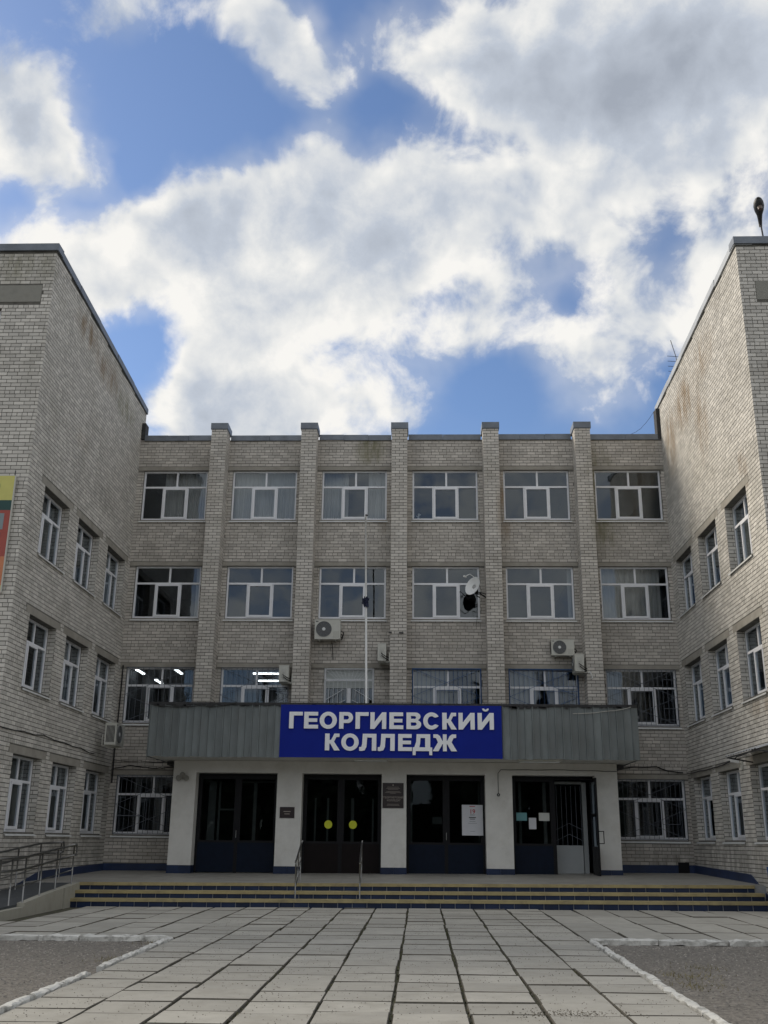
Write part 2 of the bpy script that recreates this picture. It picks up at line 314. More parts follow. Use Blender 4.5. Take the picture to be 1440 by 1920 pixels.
m_gril_g = mat('grey_grille_paint', (.11, .125, .15), .5, var=.15)
m_plaque = mat('dark_maroon_plaque', (.020, .010, .010), .35, var=.1)
m_gold = mat('plaque_lettering', (.34, .30, .26), .6, var=.05)
m_paper = mat('paper', (.62, .63, .66), .8, var=.03)
m_teal = mat('teal_paper', (.17, .38, .40), .8, var=.03)
m_red = mat('poster_red', (.45, .05, .07), .6, var=.03)
m_ydisc = mat('yellow_disc', (.62, .66, .03), .6, var=.04)
m_cable = mat('black_cable', (.02, .02, .02), .7, var=.1)
m_cablew = mat('pale_cable', (.45, .44, .40), .7, var=.1)
def plain(name, c, r=.6): return mat(name, c, r, var=.06, vscale=3)
def glass(name, tint=(.80, .83, .84), boost=1.75, base=.025):
    m = bpy.data.materials.new(name); m.use_nodes = True; t = m.node_tree; n, l = t.nodes, t.links; n.clear()
    tr = n.new('ShaderNodeBsdfTransparent'); tr.inputs[0].default_value = (*tint, 1)
    gl = n.new('ShaderNodeBsdfGlossy'); gl.inputs['Roughness'].default_value = .015; gl.inputs[0].default_value = (.80, .90, 1, 1)
    fr = n.new('ShaderNodeFresnel'); fr.inputs[0].default_value = 1.5
    ma = n.new('ShaderNodeMath'); ma.operation = 'MULTIPLY_ADD'; ma.use_clamp = True; l.new(fr.outputs[0], ma.inputs[0]); ma.inputs[1].default_value = boost; ma.inputs[2].default_value = base
    g = n.new('ShaderNodeNewGeometry')
    ns = n.new('ShaderNodeTexNoise'); ns.inputs['Scale'].default_value = 1.3; ns.inputs['Detail'].default_value = 1; l.new(g.outputs['Position'], ns.inputs['Vector'])
    bp = n.new('ShaderNodeBump'); bp.inputs['Strength'].default_value = .12; bp.inputs['Distance'].default_value = .03; l.new(ns.outputs[0], bp.inputs['Height']); l.new(bp.outputs[0], gl.inputs['Normal'])
    mi = n.new('ShaderNodeMixShader'); l.new(ma.outputs[0], mi.inputs[0]); l.new(tr.outputs[0], mi.inputs[1]); l.new(gl.outputs[0], mi.inputs[2])
    o = n.new('ShaderNodeOutputMaterial'); l.new(mi.outputs[0], o.inputs[0]); return m
m_glass = glass('window_glass')
m_glassd = glass('entrance_glass', (.35, .38, .38), .55, .0)
def emit(name, c, s):
    m = bpy.data.materials.new(name); m.use_nodes = True; n = m.node_tree.nodes; b = n['Principled BSDF']
    b.inputs['Base Color'].default_value = (*c, 1); b.inputs['Emission Color'].default_value = (*c, 1); b.inputs['Emission Strength'].default_value = s
    return m
m_tube = emit('lit_tube', (.9, .96, 1), 3.0)

# ------------------------------------------------------------------ ground frames
WG = Matrix.Translation((0, -7, -.655)) @ Euler((.008, -.006, 0)).to_matrix().to_4x4() @ Matrix.Translation((0, 7, 0))   # local z=0 : slab tops
WP = Matrix.Translation((0, 0, -.05)) @ Euler((.016, -.007, 0)).to_matrix().to_4x4()                                      # local z=0 : porch floor
def up_by(wt, dz): return wt @ Matrix.Translation((0, 0, dz))
g = MB(); g.quad((-900, -900, -.08), (900, -900, -.08), (900, 900, -.08), (-900, 900, -.08))
ground = g.build('ground', m_ground, None, WG); ground['kind'] = 'structure'
# pavement
KX0, CW, KX1 = -3.29, .738, 3.352
pav = structure('pavement', WG)
def px_size(c, s):
    d = Vector(c)-CAMP; z = d.dot(cf)
    if z < .5: return -1
    u = 720+FPX*d.dot(cr)/z; v = 960-FPX*d.dot(cu)/z
    if u < -20 or u > 1460 or v < -20 or v > 1940: return -1
    return s/z
slabs = []
y = -6.93
def colx(k_): return KX0+CW*k_
rows_c = []
ys_side = -6.93
for k_ in range(0, 9):
    yy = -6.93 - random.uniform(0, .25)*(k_ % 2)
    first = True
    while yy > -31:
        d_ = .70+random.uniform(-.012, .012)
        if first and yy < -6.94: slabs.append((colx(k_), colx(k_+1), yy, -6.93)); first = False
        slabs.append((colx(k_), colx(k_+1), yy-d_, yy)); yy -= d_
for k_ in list(range(-14, 0))+list(range(9, 22)):
    rows = [-6.93, -7.9, -9.0, -10.05, -11.1, -12.1, -13.1, -13.93] if k_ < 0 else [-6.93, -8.9, -10.6, -12.4, -13.95]
    j = random.uniform(-.05, .05)
    for a, b in zip(rows[:-1], rows[1:]):
        slabs.append((colx(k_), colx(k_+1), b+(j if b != rows[-1] else 0), a+(j if a != rows[0] else 0)))
def slab_unit():
    v = []; f = []; b = .02
    for z, ins in ((-.7, 0), (-.0, b*0), (1, b)): pass
    mb = MB(); lv = [(-.5, 0), (-.5, .85), (-.485, 1.0)]
    rings = []
    for (e_, z) in ((.5, 0), (.5, .8), (.488, 1.0)):
        st = len(mb.v); mb.v += [(-e_, -e_, z), (e_, -e_, z), (e_, e_, z), (-e_, e_, z)]; rings.append(st)
    for a, b_ in zip(rings[:-1], rings[1:]):
        for i in range(4): mb.f.append((a+i, a+(i+1) % 4, b_+(i+1) % 4, b_+i)); mb.m.append(1)
    mb.f.append(tuple(rings[-1]+i for i in range(4))); mb.m.append(0)
    return mb
su = slab_unit(); slab_me = su.mesh('slab', [m_slab, m_slabedge])
recs = []
for (x0, x1, y0, y1) in slabs:
    gx = .012+random.uniform(0, .014); gy = .009+abs(random.gauss(0, .008))
    cx, cy = (x0+x1)/2+random.gauss(0, .006), (y0+y1)/2
    if cx < -7.1 and cy > -11.6: continue
    sx, sy = (x1-x0)-2*gx*.75, (y1-y0)-2*gy
    wm = WG @ Matrix.Translation((cx, cy, -.06+random.gauss(0, .004))) @ Euler((random.gauss(0, .005), random.gauss(0, .004), random.gauss(0, .004))).to_matrix().to_4x4() @ Matrix.Diagonal((sx, sy, .06, 1))
    recs.append((px_size(wm.translation, 1), wm))
recs.sort(key=lambda r_: -r_[0])
for s_, wm in recs[:300]: inst('slab', slab_me, pav, wm)
far = MB()
for s_, wm in recs[300:]:
    n0 = len(far.v); iw = WG.inverted() @ wm
    far.v += [tuple(iw @ Vector(p)) for p in su.v]; far.f += [tuple(n0+i for i in f) for f in su.f]; far.m += su.m
o = far.build('slab_paving', [m_slab, m_slabedge], pav, WG); o['kind'] = 'stuff'
jt = MB(); jt.quad((KX0-.02, -31, -.028), (KX1+.02, -31, -.028), (KX1+.02, -6.8, -.028), (KX0-.02, -6.8, -.028))
jt.quad((-14, -13.97, -.029), (KX0-.02, -13.97, -.029), (KX0-.02, -6.8, -.029), (-14, -6.8, -.029)); jt.quad((KX1+.02, -13.97, -.029), (19, -13.97, -.029), (19, -6.8, -.029), (KX1+.02, -6.8, -.029))
jt.build('joint_filling', m_joint, pav, WG)
# weeds and grit in the wide joints
gr = MB()
for i in range(2600):
    k_ = random.choice(range(1, 9)); x_ = colx(k_)+random.gauss(0, .012); y_ = random.uniform(-24, -7.2); h = random.uniform(.012, .03)
    a = random.uniform(0, 6.28); dx, dy = math.cos(a)*.012, math.sin(a)*.012; n0 = len(gr.v)
    gr.v += [(x_-dx, y_-dy, -.028), (x_+dx, y_+dy, -.028), (x_+random.gauss(0, .012), y_+random.gauss(0, .012), -.028+h)]; gr.f.append((n0, n0+1, n0+2)); gr.m.append(0)
o = gr.build('joint_weeds', plain('dry_weeds', (.11, .11, .055), .9), None, WG); tag(o, 'short dry weeds and grit in the wide slab joints', 'weeds', kind='stuff')
dg_ = MB()
for i in range(5200):
    x_, y_ = random.uniform(KX0, KX1), -7.2-16*random.random()**.8; r_ = random.uniform(.003, .010)
    if i < 420: x_, y_, r_ = random.gauss(2.15, .26), random.gauss(-20.9, .15), random.uniform(.005, .014)
    n0 = len(dg_.v); a = random.uniform(0, 6.28)
    for q in range(3): dg_.v.append((x_+r_*math.cos(a+q*2.1), y_+r_*math.sin(a+q*2.1), .002))
    dg_.v.append((x_, y_, .002+r_*.8)); dg_.f += [(n0, n0+1, n0+3), (n0+1, n0+2, n0+3), (n0+2, n0, n0+3)]; dg_.m += [0]*3
o = dg_.build('grit', plain('grit_dark', (.13, .115, .09), .9), None, WG); tag(o, 'dark grit and crumbs of concrete on the paved walk', 'grit', kind='stuff')
# asphalt fields
for s_, (xa, xb) in ((0, (-40, KX0-.1)), (1, (KX1+.1, 40))):
    n_ = 60; f_ = MB()
    f_.quad((xa, -40, -.045), (xb, -40, -.045), (xb, -14.1, -.045), (xa, -14.1, -.045))
    o = f_.build('asphalt_yard', m_asph, None, WG); o['kind'] = 'structure'
pb = MB()
for i in range(15000):
    sd_ = random.random() < .5
    x_ = random.uniform(-10, KX0-.14) if sd_ else random.uniform(KX1+.14, 10.5); y_ = -14.15-random.random()**1.0*9.5; r_ = random.uniform(.005, .020); n0 = len(pb.v)
    pb.v += [(x_-r_, y_-r_*.7, -.046), (x_+r_, y_-r_*.5, -.046), (x_+r_*.3, y_+r_, -.046), (x_, y_, -.046+r_*.9)]
    pb.f += [(n0, n0+1, n0+3), (n0+1, n0+2, n0+3), (n0+2, n0, n0+3)]; pb.m += [0]*3
o = pb.build('pebbles', m_stone, None, WG); tag(o, 'loose pale pebbles scattered on both asphalt fields', 'pebbles', kind='stuff')
tf = MB()
for (cx_, cy_, n_) in ((-3.55, -16.6, 90), (4.0, -17.8, 120), (3.9, -18.6, 80), (-3.5, -14.4, 70), (4.4, -17.0, 60)):
    for i in range(n_):
        x_, y_ = random.gauss(cx_, .16), random.gauss(cy_, .22); a = random.uniform(0, 6.28); h = random.uniform(.02, .06); n0 = len(tf.v)
        if KX0-.1 < x_ < KX1+.1: continue
        tf.v += [(x_, y_, -.045), (x_+.012*math.cos(a), y_+.012*math.sin(a), -.045), (x_+random.gauss(0, .03), y_+random.gauss(0, .03), -.045+h)]; tf.f.append((n0, n0+1, n0+2)); tf.m.append(0)
o = tf.build('dry_grass', plain('dry_grass_blades', (.22, .19, .10), .9), None, WG); tag(o, 'dry straw coloured grass tufts by the whitewashed kerbs', 'grass', kind='stuff')
# kerbs
def kerb_stone(parent, p0, p1, w, h):
    """lumpy worn kerb stone from p0 to p1 (local ground frame)"""
    p0, p1 = Vector(p0), Vector(p1); d = (p1-p0); L = d.length; d /= L; r_ = Vector((-d.y, d.x, 0)); n_ = max(3, int(L/.11)); mb = MB(); rings = []
    for i in range(n_+1):
        c = p0+d*(L*i/n_); end = (i in (0, n_)); st = len(mb.v); k_ = .8 if end else 1
        for (a, z) in ((-.5, -.08), (-.5, .55), (-.3, .95), (.25, 1.0), (.5, .6), (.5, -.08)):
            q = c+r_*(a*w*(k_)+random.gauss(0, .008)); mb.v.append((q.x, q.y, z*h*(k_ if z > 0 else 1)+random.gauss(0, .007)-(.04 if z < 0 else 0)))
        rings.append(st)
    for a, b in zip(rings[:-1], rings[1:]):
        for i in range(5): mb.f.append((a+i, a+i+1, b+i+1, b+i)); mb.m.append(0)
    mb.f.append(tuple(rings[0]+i for i in range(6))); mb.f.append(tuple(rings[-1]+i for i in reversed(range(6)))); mb.m += [0, 0]
    return mb.build('kerb_stone', m_kerb, parent, WG, smooth=False)
kerb = structure('kerb', WG)
for xk, s_ in ((KX0-.055, -1), (KX1+.055, 1)):
    y_ = -14.05
    while y_ > -27:
        L = random.uniform(.7, 1.3)
        if s_ < 0 and -18.2 < y_ < -17.2: y_ -= .5      # a worn, buried stretch on the left
        kerb_stone(kerb, (xk+random.gauss(0, .012), y_, 0), (xk+random.gauss(0, .012), y_-L+.02, 0), .10, .03 if s_ > 0 else .035); y_ -= L
for xa, xb in ((-14, KX0-.1), (KX1+.02, 16)):
    x_ = xb if xa < 0 else xa
    while (x_ > xa if xa < 0 else x_ < xb):
        L = random.uniform(.5, 1.1); q = x_-L if xa < 0 else x_+L
        kerb_stone(kerb, (x_, -14.06+random.gauss(0, .015), 0), (q+(.015 if xa < 0 else -.015), -14.06+random.gauss(0, .015), 0), .15, .045); x_ = q

# ------------------------------------------------------------------ bricks
unit = MB(); unit.box(-.5, .5, 0, 1, -.5, .5, skip='k')     # x along wall, y = into wall, z up ; front face at y=0
unit_me = {}
def bricks(building, wall, O, U, Nn, u0, u1, z0, z1, holes, material, pattern='run', ztop=None, gapv=.015, prot=.007, collect=None, jit=1.0, phase=0.0):
    """U along wall, Nn outwards. Adds records (size, matrix) to collect."""
    O, U, Nn = Vector(O), Vector(U), Vector(Nn); k_ = 0; z = z0
    rm = Matrix((U, -Nn, Vector((0, 0, 1)))).transposed().to_4x4()
    while z < z1-.03:
        h = min(.082, z1-z-.006); zc = z+h/2
        if pattern == 'pil': cuts = [u0, u0+(u1-u0)/2, u1] if k_ % 2 == 0 else [u0, u0+.125, u1-.125, u1]
        else:
            off = (0 if k_ % 2 == 0 else .13)+phase; cuts = [u0]; p = u0-off+.26*math.ceil(off/.26) if off else u0+.26
            header = (k_ % 6 == 5)
            step = .13 if (header and pattern == 'bond') else .26
            p = u0+(step-off if off else step)
            while p <= u0+.03: p += step
            while p < u1-.045: cuts.append(p+random.gauss(0, .006*jit)); p += step+random.gauss(0, .004*jit)
            cuts.append(u1)
        for a, b in zip(cuts[:-1], cuts[1:]):
            segs = [(a+(gapv/2 if a > u0 else 0), b-(gapv/2 if b < u1 else 0))]
            for (ha, hb, hz0, hz1) in holes:
                if hz0 < zc+.02 and hz1 > zc-.02:
                    ns_ = []
                    for (sa, sb) in segs:
                        if sb <= ha or sa >= hb: ns_.append((sa, sb)); continue
                        if sa < ha-.03: ns_.append((sa, ha-.002))
                        if sb > hb+.03: ns_.append((hb+.002, sb))
                    segs = ns_
            for (sa, sb) in segs:
                if sb-sa < .03: continue
                if ztop is not None and z+h > ztop((sa+sb)/2): continue
                pr = max(.0042, prot+random.gauss(0, .0016*jit))
                c = O+U*((sa+sb)/2)+Nn*pr+Vector((0, 0, zc+random.gauss(0, .0012*jit)))
                hh = h*random.uniform(.95, 1.0) if jit > 1 else h
                collect.append((px_size(c, (sb-sa)), Matrix.Translation(c) @ rm @ Euler((0, random.gauss(0, .004*jit), random.gauss(0, .0025))).to_matrix().to_4x4() @ Matrix.Diagonal((sb-sa, .03, hh, 1)), material.name))
        z += .1; k_ += 1
def flush_bricks(wall, rec, budget):
    """the largest ones in view become bricks of their own, the rest one joined part"""
    rec.sort(key=lambda r_: -r_[0]); mats_ = sorted({r_[2] for r_ in rec})
    for m_ in mats_:
        if m_ not in unit_me: unit_me[m_] = unit.mesh('brick', bpy.data.materials[m_])
    for s_, wm, mn in rec[:budget]: inst('brick', unit_me[mn], wall, wm)
    rest = rec[budget:]; uv = np.array(unit.v); uf = np.array(unit.f)
    if not rest: return
    Ms = np.array([np.array(r_[1]) for r_ in rest]); V = np.einsum('nij,kj->nki', Ms[:, :3, :3], uv)+Ms[:, None, :3, 3]
    F = (np.arange(len(rest))[:, None, None]*8+uf[None]).reshape(-1, 4)
    mb = MB(); mb.v = [tuple(p) for p in V.reshape(-1, 3).tolist()]; mb.f = [tuple(p) for p in F.tolist()]
    mi = np.repeat(np.array([mats_.index(r_[2]) for r_ in rest]), len(uf)); mb.m = mi.tolist()
    o = mb.build('brickwork', [bpy.data.materials[q] for q in mats_], wall); o['kind'] = 'stuff'
def wall_sheet(mb, O, U, Nn, u0, u1, z0, z1, holes, depth=.3, mi=0, ztop=None):
    O, U, Nn = Vector(O), Vector(U), Vector(Nn); Z = Vector((0, 0, 1))
    us = sorted({u0, u1, *[h[0] for h in holes], *[h[1] for h in holes]}); zs = sorted({z0, z1, *[h[2] for h in holes], *[h[3] for h in holes]})
    us = [q for q in us if u0 <= q <= u1]; zs = [q for q in zs if z0 <= q <= z1]
    P = lambda u, z, d=0: tuple(O+U*u+Z*z-Nn*d)
    for i in range(len(us)-1):
        for j in range(len(zs)-1):
            uc, zc = (us[i]+us[i+1])/2, (zs[j]+zs[j+1])/2
            if any(h[0] < uc < h[1] and h[2] < zc < h[3] for h in holes): continue
            za, zb, zb2 = zs[j], zs[j+1], zs[j+1]
            if ztop and zs[j+1] == z1: zb, zb2 = ztop(us[i]), ztop(us[i+1])
            mb.quad(P(us[i], za), P(us[i+1], za), P(us[i+1], zb2), P(us[i], zb), mi)
            mb.quad(P(us[i], za, depth), P(us[i], zb, depth), P(us[i+1], zb2, depth), P(us[i+1], za, depth), mi)
    for (a, b, c, d) in holes:
        mb.quad(P(a, c), P(a, d), P(a, d, depth), P(a, c, depth), mi); mb.quad(P(b, c), P(b, c, depth), P(b, d, depth), P(b, d), mi)
        mb.quad(P(a, d), P(b, d), P(b, d, depth), P(a, d, depth), mi); mb.quad(P(a, c), P(a, c, depth), P(b, c, depth), P(b, c), mi)

# ------------------------------------------------------------------ windows
def win_meshes(w, h, kind='three', flip=False):
    fr = MB(); t = .055; d0, d1 = 0, .07; zt = h*.655
    X = [-w/2, w/2]
    fr.box(X[0], X[1], d0, d1, 0, t+.02); fr.box(X[0], X[1], d0, d1, h-t, h)
    fr.box(X[0], X[0]+t, d0+.001, d1, t+.02, h-t); fr.box(X[1]-t, X[1], d0+.001, d1, t+.02, h-t)
    fr.box(X[0]+t, X[1]-t, d0-.004, d1, zt, zt+.06)
    mx0 = 0.02*w; fr.box(mx0-.03, mx0+.03, d0+.002, d1, zt+.06, h-t)
    a, b = (-.18*w, .19*w) if not flip else (-.19*w, .18*w)
    sash = MB(); panes = []
    fr.box(a-.035, a+.025, d0+.002, d1, t+.02, zt); fr.box(b-.025, b+.035, d0+.002, d1, t+.02, zt)
    sa, sb, sz0, sz1 = a+.025, b-.025, t+.02, zt
    s_ = .055
    sash.box(sa-.015, sb+.015, -.022, .03, sz0-.012, sz0+s_); sash.box(sa-.015, sb+.015, -.022, .03, sz1-s_, sz1+.008)
    sash.box(sa-.015, sa+s_-.01, -.021, .03, sz0+s_, sz1-s_); sash.box(sb-s_+.01, sb+.015, -.021, .03, sz0+s_, sz1-s_)
    py = .03
    def pane(x0, x1, z0, z1, y=py): return MB().quad((x0, y, z0), (x1, y, z0), (x1, y, z1), (x0, y, z1))
    panes = [pane(X[0]+t, mx0-.03, zt+.06, h-t), pane(mx0+.03, X[1]-t, zt+.06, h-t), pane(X[0]+t, a-.035, t+.02, zt), pane(sa+s_-.01, sb-s_+.01, sz0+s_, sz1-s_, .015), pane(b+.035, X[1]-t, t+.02, zt)]
    return fr, sash, panes
def sill_mesh(w, rec, out=.05):
    m_ = MB(); z = -.035
    m_.quad((-w/2-.04, -rec-out, z-.02), (w/2+.04, -rec-out, z-.02), (w/2+.04, .01, z+.03), (-w/2-.04, .01, z+.03))
    m_.box(-w/2-.04, w/2+.04, -rec-out-.004, -rec-out, z-.055, z-.019)
    return m_
class WinKit:
    def __init__(s, w, h, rec, flip=False):
        fr, sa, pa = win_meshes(w, h, flip=flip)
        s.fr = fr.mesh('window', m_upvc); s.sa = sa.mesh('sash', m_upvc); s.pa = [p.mesh('pane', m_glass) for p in pa]; s.sill = sill_mesh(w, rec).mesh('sill', m_white)
    def place(s, parent, wm, fr_jit=.0):
        o = inst('window', s.fr, parent, wm); inst('sash', s.sa, o, wm)
        for p in s.pa:
            j = Euler((random.gauss(0, .003), 0, random.gauss(0, .003))).to_matrix().to_4x4()
            inst('pane', p, o, wm @ j)
        inst('sill', s.sill, o, wm); return o
WW_, WH = 2.155, 1.734
HEAD = lambda fl: 2.65+3.3*(fl-1)
kitF = WinKit(WW_, WH, .10); kitL = WinKit(1.85, WH, .2, True); kitR = WinKit(1.85, WH, .2)
# ------------------------------------------------------------------ central block
FXL, FXR = -8.783, 8.705
block = thing('school_building', 'four storey grey brick college block with five tall pilasters and blue name board', 'building', (0, 0, -.1))
holes = []
for fl in (1, 2, 3, 4):
    for i, c in enumerate((-7.5, -4.5, -1.5, 1.5, 4.5, 7.5)):
        if fl == 1 and i not in (0, 5): continue
        if fl == 2 and i == 2: holes.append((-2.33, -.76, HEAD(2)-1.9, HEAD(2))); continue
        holes.append((c-WW_/2, c+WW_/2, HEAD(fl)-WH, HEAD(fl)))
hall = (-6.3, 6.1, -.3, 2.7)
ROOFZ = 13.64
wmb = MB(); wall_sheet(wmb, (0, 0, 0), (1, 0, 0), (0, -1, 0), FXL-.25, FXR+.25, -.9, ROOFZ, holes+[hall], .3)
facade_wall = wmb.build('wall', m_mortar_f, block)
rec = []
lint = []
for fl in (1, 2, 3, 4):
    lint.append((FXL, FXR, HEAD(fl), HEAD(fl)+.13))
bh = [(a-.0, b+.0, c-.045, d) for (a, b, c, d) in holes]+[hall]+lint
bh += [(-6.9, 6.6, 2.9, 4.40)]
edges = [FXL+.005, -6.255, -5.745, -3.255, -2.745, -.255, .255, 2.745, 3.255, 5.745, 6.255, FXR-.005]
for i in range(0, 12, 2):
    bricks(block, facade_wall, (0, 0, 0), (1, 0, 0), (0, -1, 0), edges[i], edges[i+1], 3.1, ROOFZ, bh, m_brick_f, 'bond', collect=rec, jit=1.7, prot=.005, phase=.04*i)
for (a, b) in ((FXL+.005, -6.4), (6.2, FXR-.005)):
    bricks(block, facade_wall, (0, 0, 0), (1, 0, 0), (0, -1, 0), a, b, .12, 3.1, bh, m_brick_f, 'bond', collect=rec, jit=1.5, prot=.005)
# lintels
for fl in (1, 2, 3, 4):
    for i in range(0, 12, 2):
        if fl == 1 and i not in (0, 10): continue
        MB().box(edges[i]+.01, edges[i+1]-.01, -.012-random.random()*.004, .1, HEAD(fl)+.002, HEAD(fl)+.125).build('lintel', m_conc, block)
# pilasters
PILY = -.6
pil_parts = []
for i, c in enumerate((-6, -3, 0, 3, 6)):
    p = MB().box(c-.255+.006, c+.255-.006, PILY+.006, -.001, 4.3, 13.82).build('pilaster', m_mortar_d, block)
    pr = []
    bricks(block, p, (c, PILY+.006, 0), (1, 0, 0), (0, -1, 0), -.255, .255, 4.42, 13.82, [], m_brick_p, 'pil', collect=pr, jit=.8, prot=.008)
    for s_ in (-1, 1):
        k0 = len(pr)
        bricks(block, p, (c+s_*.249, 0, 0), (0, 1, 0), (s_, 0, 0), -.6+.012, -.004, 4.42, 13.82, [], m_brick_p, 'run', collect=pr, jit=.8, prot=.006, phase=.1)
    pil_parts.append((p, pr))
    cap = MB().box(c-.285, c+.285, PILY-.03, .12, 13.80, 14.01).box(c-.27, c+.27, PILY-.015, .10, 13.78, 13.802)
    cap.build('pilaster_cap', m_zinc, block)
bsum = sorted([q for _, pr in pil_parts for q in pr]+rec, key=lambda r_: -r_[0])
cut = bsum[299][0]
flush_bricks(facade_wall, rec, sum(1 for q in rec if q[0] >= cut))
for p, pr in pil_parts: flush_bricks(p, pr, sum(1 for q in pr if q[0] >= cut))
# coping sheets between the pilasters
ce = [FXL+.13, -6.29, -5.71, -3.29, -2.71, -.29, .29, 2.71, 3.29, 5.71, 6.29, FXR-.05]
for i in range(0, 12, 2):
    a, b = ce[i], ce[i+1]; n_ = 2 if i % 4 else 3; pts = [a+(b-a)*(q+(0 if q in (0, n_) else random.uniform(-.12, .12)))/n_ for q in range(n_+1)]
    for q in range(n_):
        dz = random.uniform(-.012, .012); dy = -.05-random.random()*.012
        MB().box(pts[q]+.004, pts[q+1]-.004, dy, .4, 13.615+dz, 13.80+dz+random.uniform(0, .01)).build('coping_sheet', m_zinc, block)
# body of the block behind the facade
bd = MB()
bd.quad((FXL-.25, 0, ROOFZ), (FXR+.25, 0, ROOFZ), (FXR+.25, 12, ROOFZ), (FXL-.25, 12, ROOFZ))
bd.quad((FXL-.25, 12, -.9), (FXR+.25, 12, -.9), (FXR+.25, 12, ROOFZ), (FXL-.25, 12, ROOFZ))
bd.quad((FXL-.25, .3, -.9), (FXL-.25, 12, -.9), (FXL-.25, 12, ROOFZ), (FXL-.25, .3, ROOFZ)); bd.quad((FXR+.25, .3, -.9), (FXR+.25, 12, -.9), (FXR+.25, 12, ROOFZ), (FXR+.25, .3, ROOFZ))
bd.build('roof', m_tar, block)
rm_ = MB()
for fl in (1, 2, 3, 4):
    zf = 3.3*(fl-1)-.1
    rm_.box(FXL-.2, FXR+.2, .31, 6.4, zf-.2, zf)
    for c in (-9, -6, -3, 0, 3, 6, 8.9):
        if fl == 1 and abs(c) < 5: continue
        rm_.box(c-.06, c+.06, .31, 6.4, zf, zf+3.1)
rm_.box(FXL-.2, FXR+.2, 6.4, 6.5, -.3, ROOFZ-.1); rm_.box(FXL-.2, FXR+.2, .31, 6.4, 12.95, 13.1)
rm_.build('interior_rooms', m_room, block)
# windows
SPEC = {}
for fl in (1, 2, 3, 4):
    for i, c in enumerate((-7.5, -4.5, -1.5, 1.5, 4.5, 7.5)):
        if fl == 1 and i not in (0, 5): continue
        if fl == 2 and i == 2: continue
        w_ = kitF.place(block, Matrix.Translation((c, .10, HEAD(fl)-WH)))
# the small shuttered window of the second floor
sw0, sw1, sz0, sz1 = -2.33, -.76, HEAD(2)-1.9, HEAD(2)
f_ = MB(); f_.box(sw0, sw1, .08, .15, sz1-.05, sz1); f_.box(sw0, sw0+.06, .081, .15, sz0, sz1-.05); f_.box(sw1-.06, sw1, .081, .15, sz0, sz1-.05); f_.box(sw0+.06, sw1-.06, .082, .15, sz1-.4, sz1-.34); f_.box(-1.6, -1.5, .083, .15, sz0, sz1-.62)
w2 = f_.build('window', m_upvc, block)
MB().quad((sw0+.06, .12, sz0), (sw1-.06, .12, sz0), (sw1-.06, .12, sz1-.4), (sw0+.06, .12, sz1-.4)).build('pane', m_glass, w2)
for q in range(8): MB().box(sw0+.06, sw1-.06, .075+.004*(q % 2), .10, sz1-.62+q*.028, sz1-.62+q*.028+.026).build('shutter_slat', m_blind, w2)
MB().box(sw0+.06, sw1-.06, .10, .11, sz1-.34, sz1-.05).build('blind', m_blind, w2)
# ---- grilles
def grille(parent, c, z0, w, h, m_, y=-.03, n_=14, boxes=()):
    g_ = MB(); t = .010
    x0, x1 = c-w/2+.02, c+w/2-.02; z0 += .02; z1 = z0+h-.04
    for a, b in (((x0, z0), (x1, z0)), ((x0, z1), (x1, z1)), ((x0, z0), (x0, z1)), ((x1, z0), (x1, z1))): g_.bar((a[0], y, a[1]), (b[0], y, b[1]), t*1.6)
    for i in range(1, n_): x_ = x0+(x1-x0)*i/n_; g_.bar((x_, y, z0), (x_, y, z1), t)
    zm = (z0+z1)/2
    for (za, zb) in ((z1, zm), (zm, z1), (zm, z0), (z0, zm)): g_.bar((x0, y-.012, za), (x1, y-.012, zb), t*1.1)
    for (a, b, c_, d) in boxes:
        a, b = x0+(x1-x0)*a, x0+(x1-x0)*b; c_, d = z0+(z1-z0)*c_, z0+(z1-z0)*d
        for p, q in (((a, c_), (b, c_)), ((a, d), (b, d)), ((a, c_), (a, d)), ((b, c_), (b, d))): g_.bar((p[0], y-.02, p[1]), (q[0], y-.02, q[1]), t*1.3)
    return g_.build('window_grille', m_, parent)
grille(block, -7.5, HEAD(2)-WH, WW_, WH, m_gril_g, n_=12, boxes=[(.66, .98, .70, .99), (.35, .66, .1, .62)])
grille(block, -4.5, HEAD(2)-WH, WW_, WH, m_gril_g, n_=13, boxes=[(.55, .97, .05, .60)])
grille(block, 1.5, HEAD(2)-WH, WW_, WH, m_gril_b, n_=15, boxes=[(.35, .68, .1, .6)])
grille(block, 4.5, HEAD(2)-WH, WW_, WH, m_gril_b, n_=14, boxes=[(.63, .99, .68, .99), (.55, .99, .05, .60)])
grille(block, 7.5, HEAD(2)-WH, WW_, WH, m_gril_g, n_=15, boxes=[(.36, .66, .06, .60), (.8, .99, .1, .3), (.8, .99, .68, .82)])
grille(block, -7.5, HEAD(1)-WH, WW_, WH, m_gril_g, n_=14, boxes=[(.46, .76, .06, .62), (.05, .4, .3, .31)])
grille(block, 7.5, HEAD(1)-WH, WW_, WH, m_gril_g, n_=15, boxes=[(.28, .58, .06, .62), (.66, .9, .25, .65)])
g_ = MB(); 
for a, b in (((sw0+.03, sz0), (sw0+.03, sz1-.03)), ((sw1-.03, sz0), (sw1-.03, sz1-.03)), ((sw0+.03, sz1-.03), (sw1-.03, sz1-.03)), ((sw0+.03, sz1-.38), (sw1-.03, sz1-.38))): g_.bar((a[0], -.03, a[1]), (b[0], -.03, b[1]), .022)
for i in range(1, 11): x_ = sw0+.03+(sw1-sw0-.06)*i/11; g_.bar((x_, -.03, sz0), (x_, -.03, sz1-.4), .013)
cxm = (sw0+sw1)/2
for i in range(-5, 6): g_.bar((cxm+i*.075, -.03, sz1-.37), (cxm+i*.15, -.03, sz1-.05), .012)
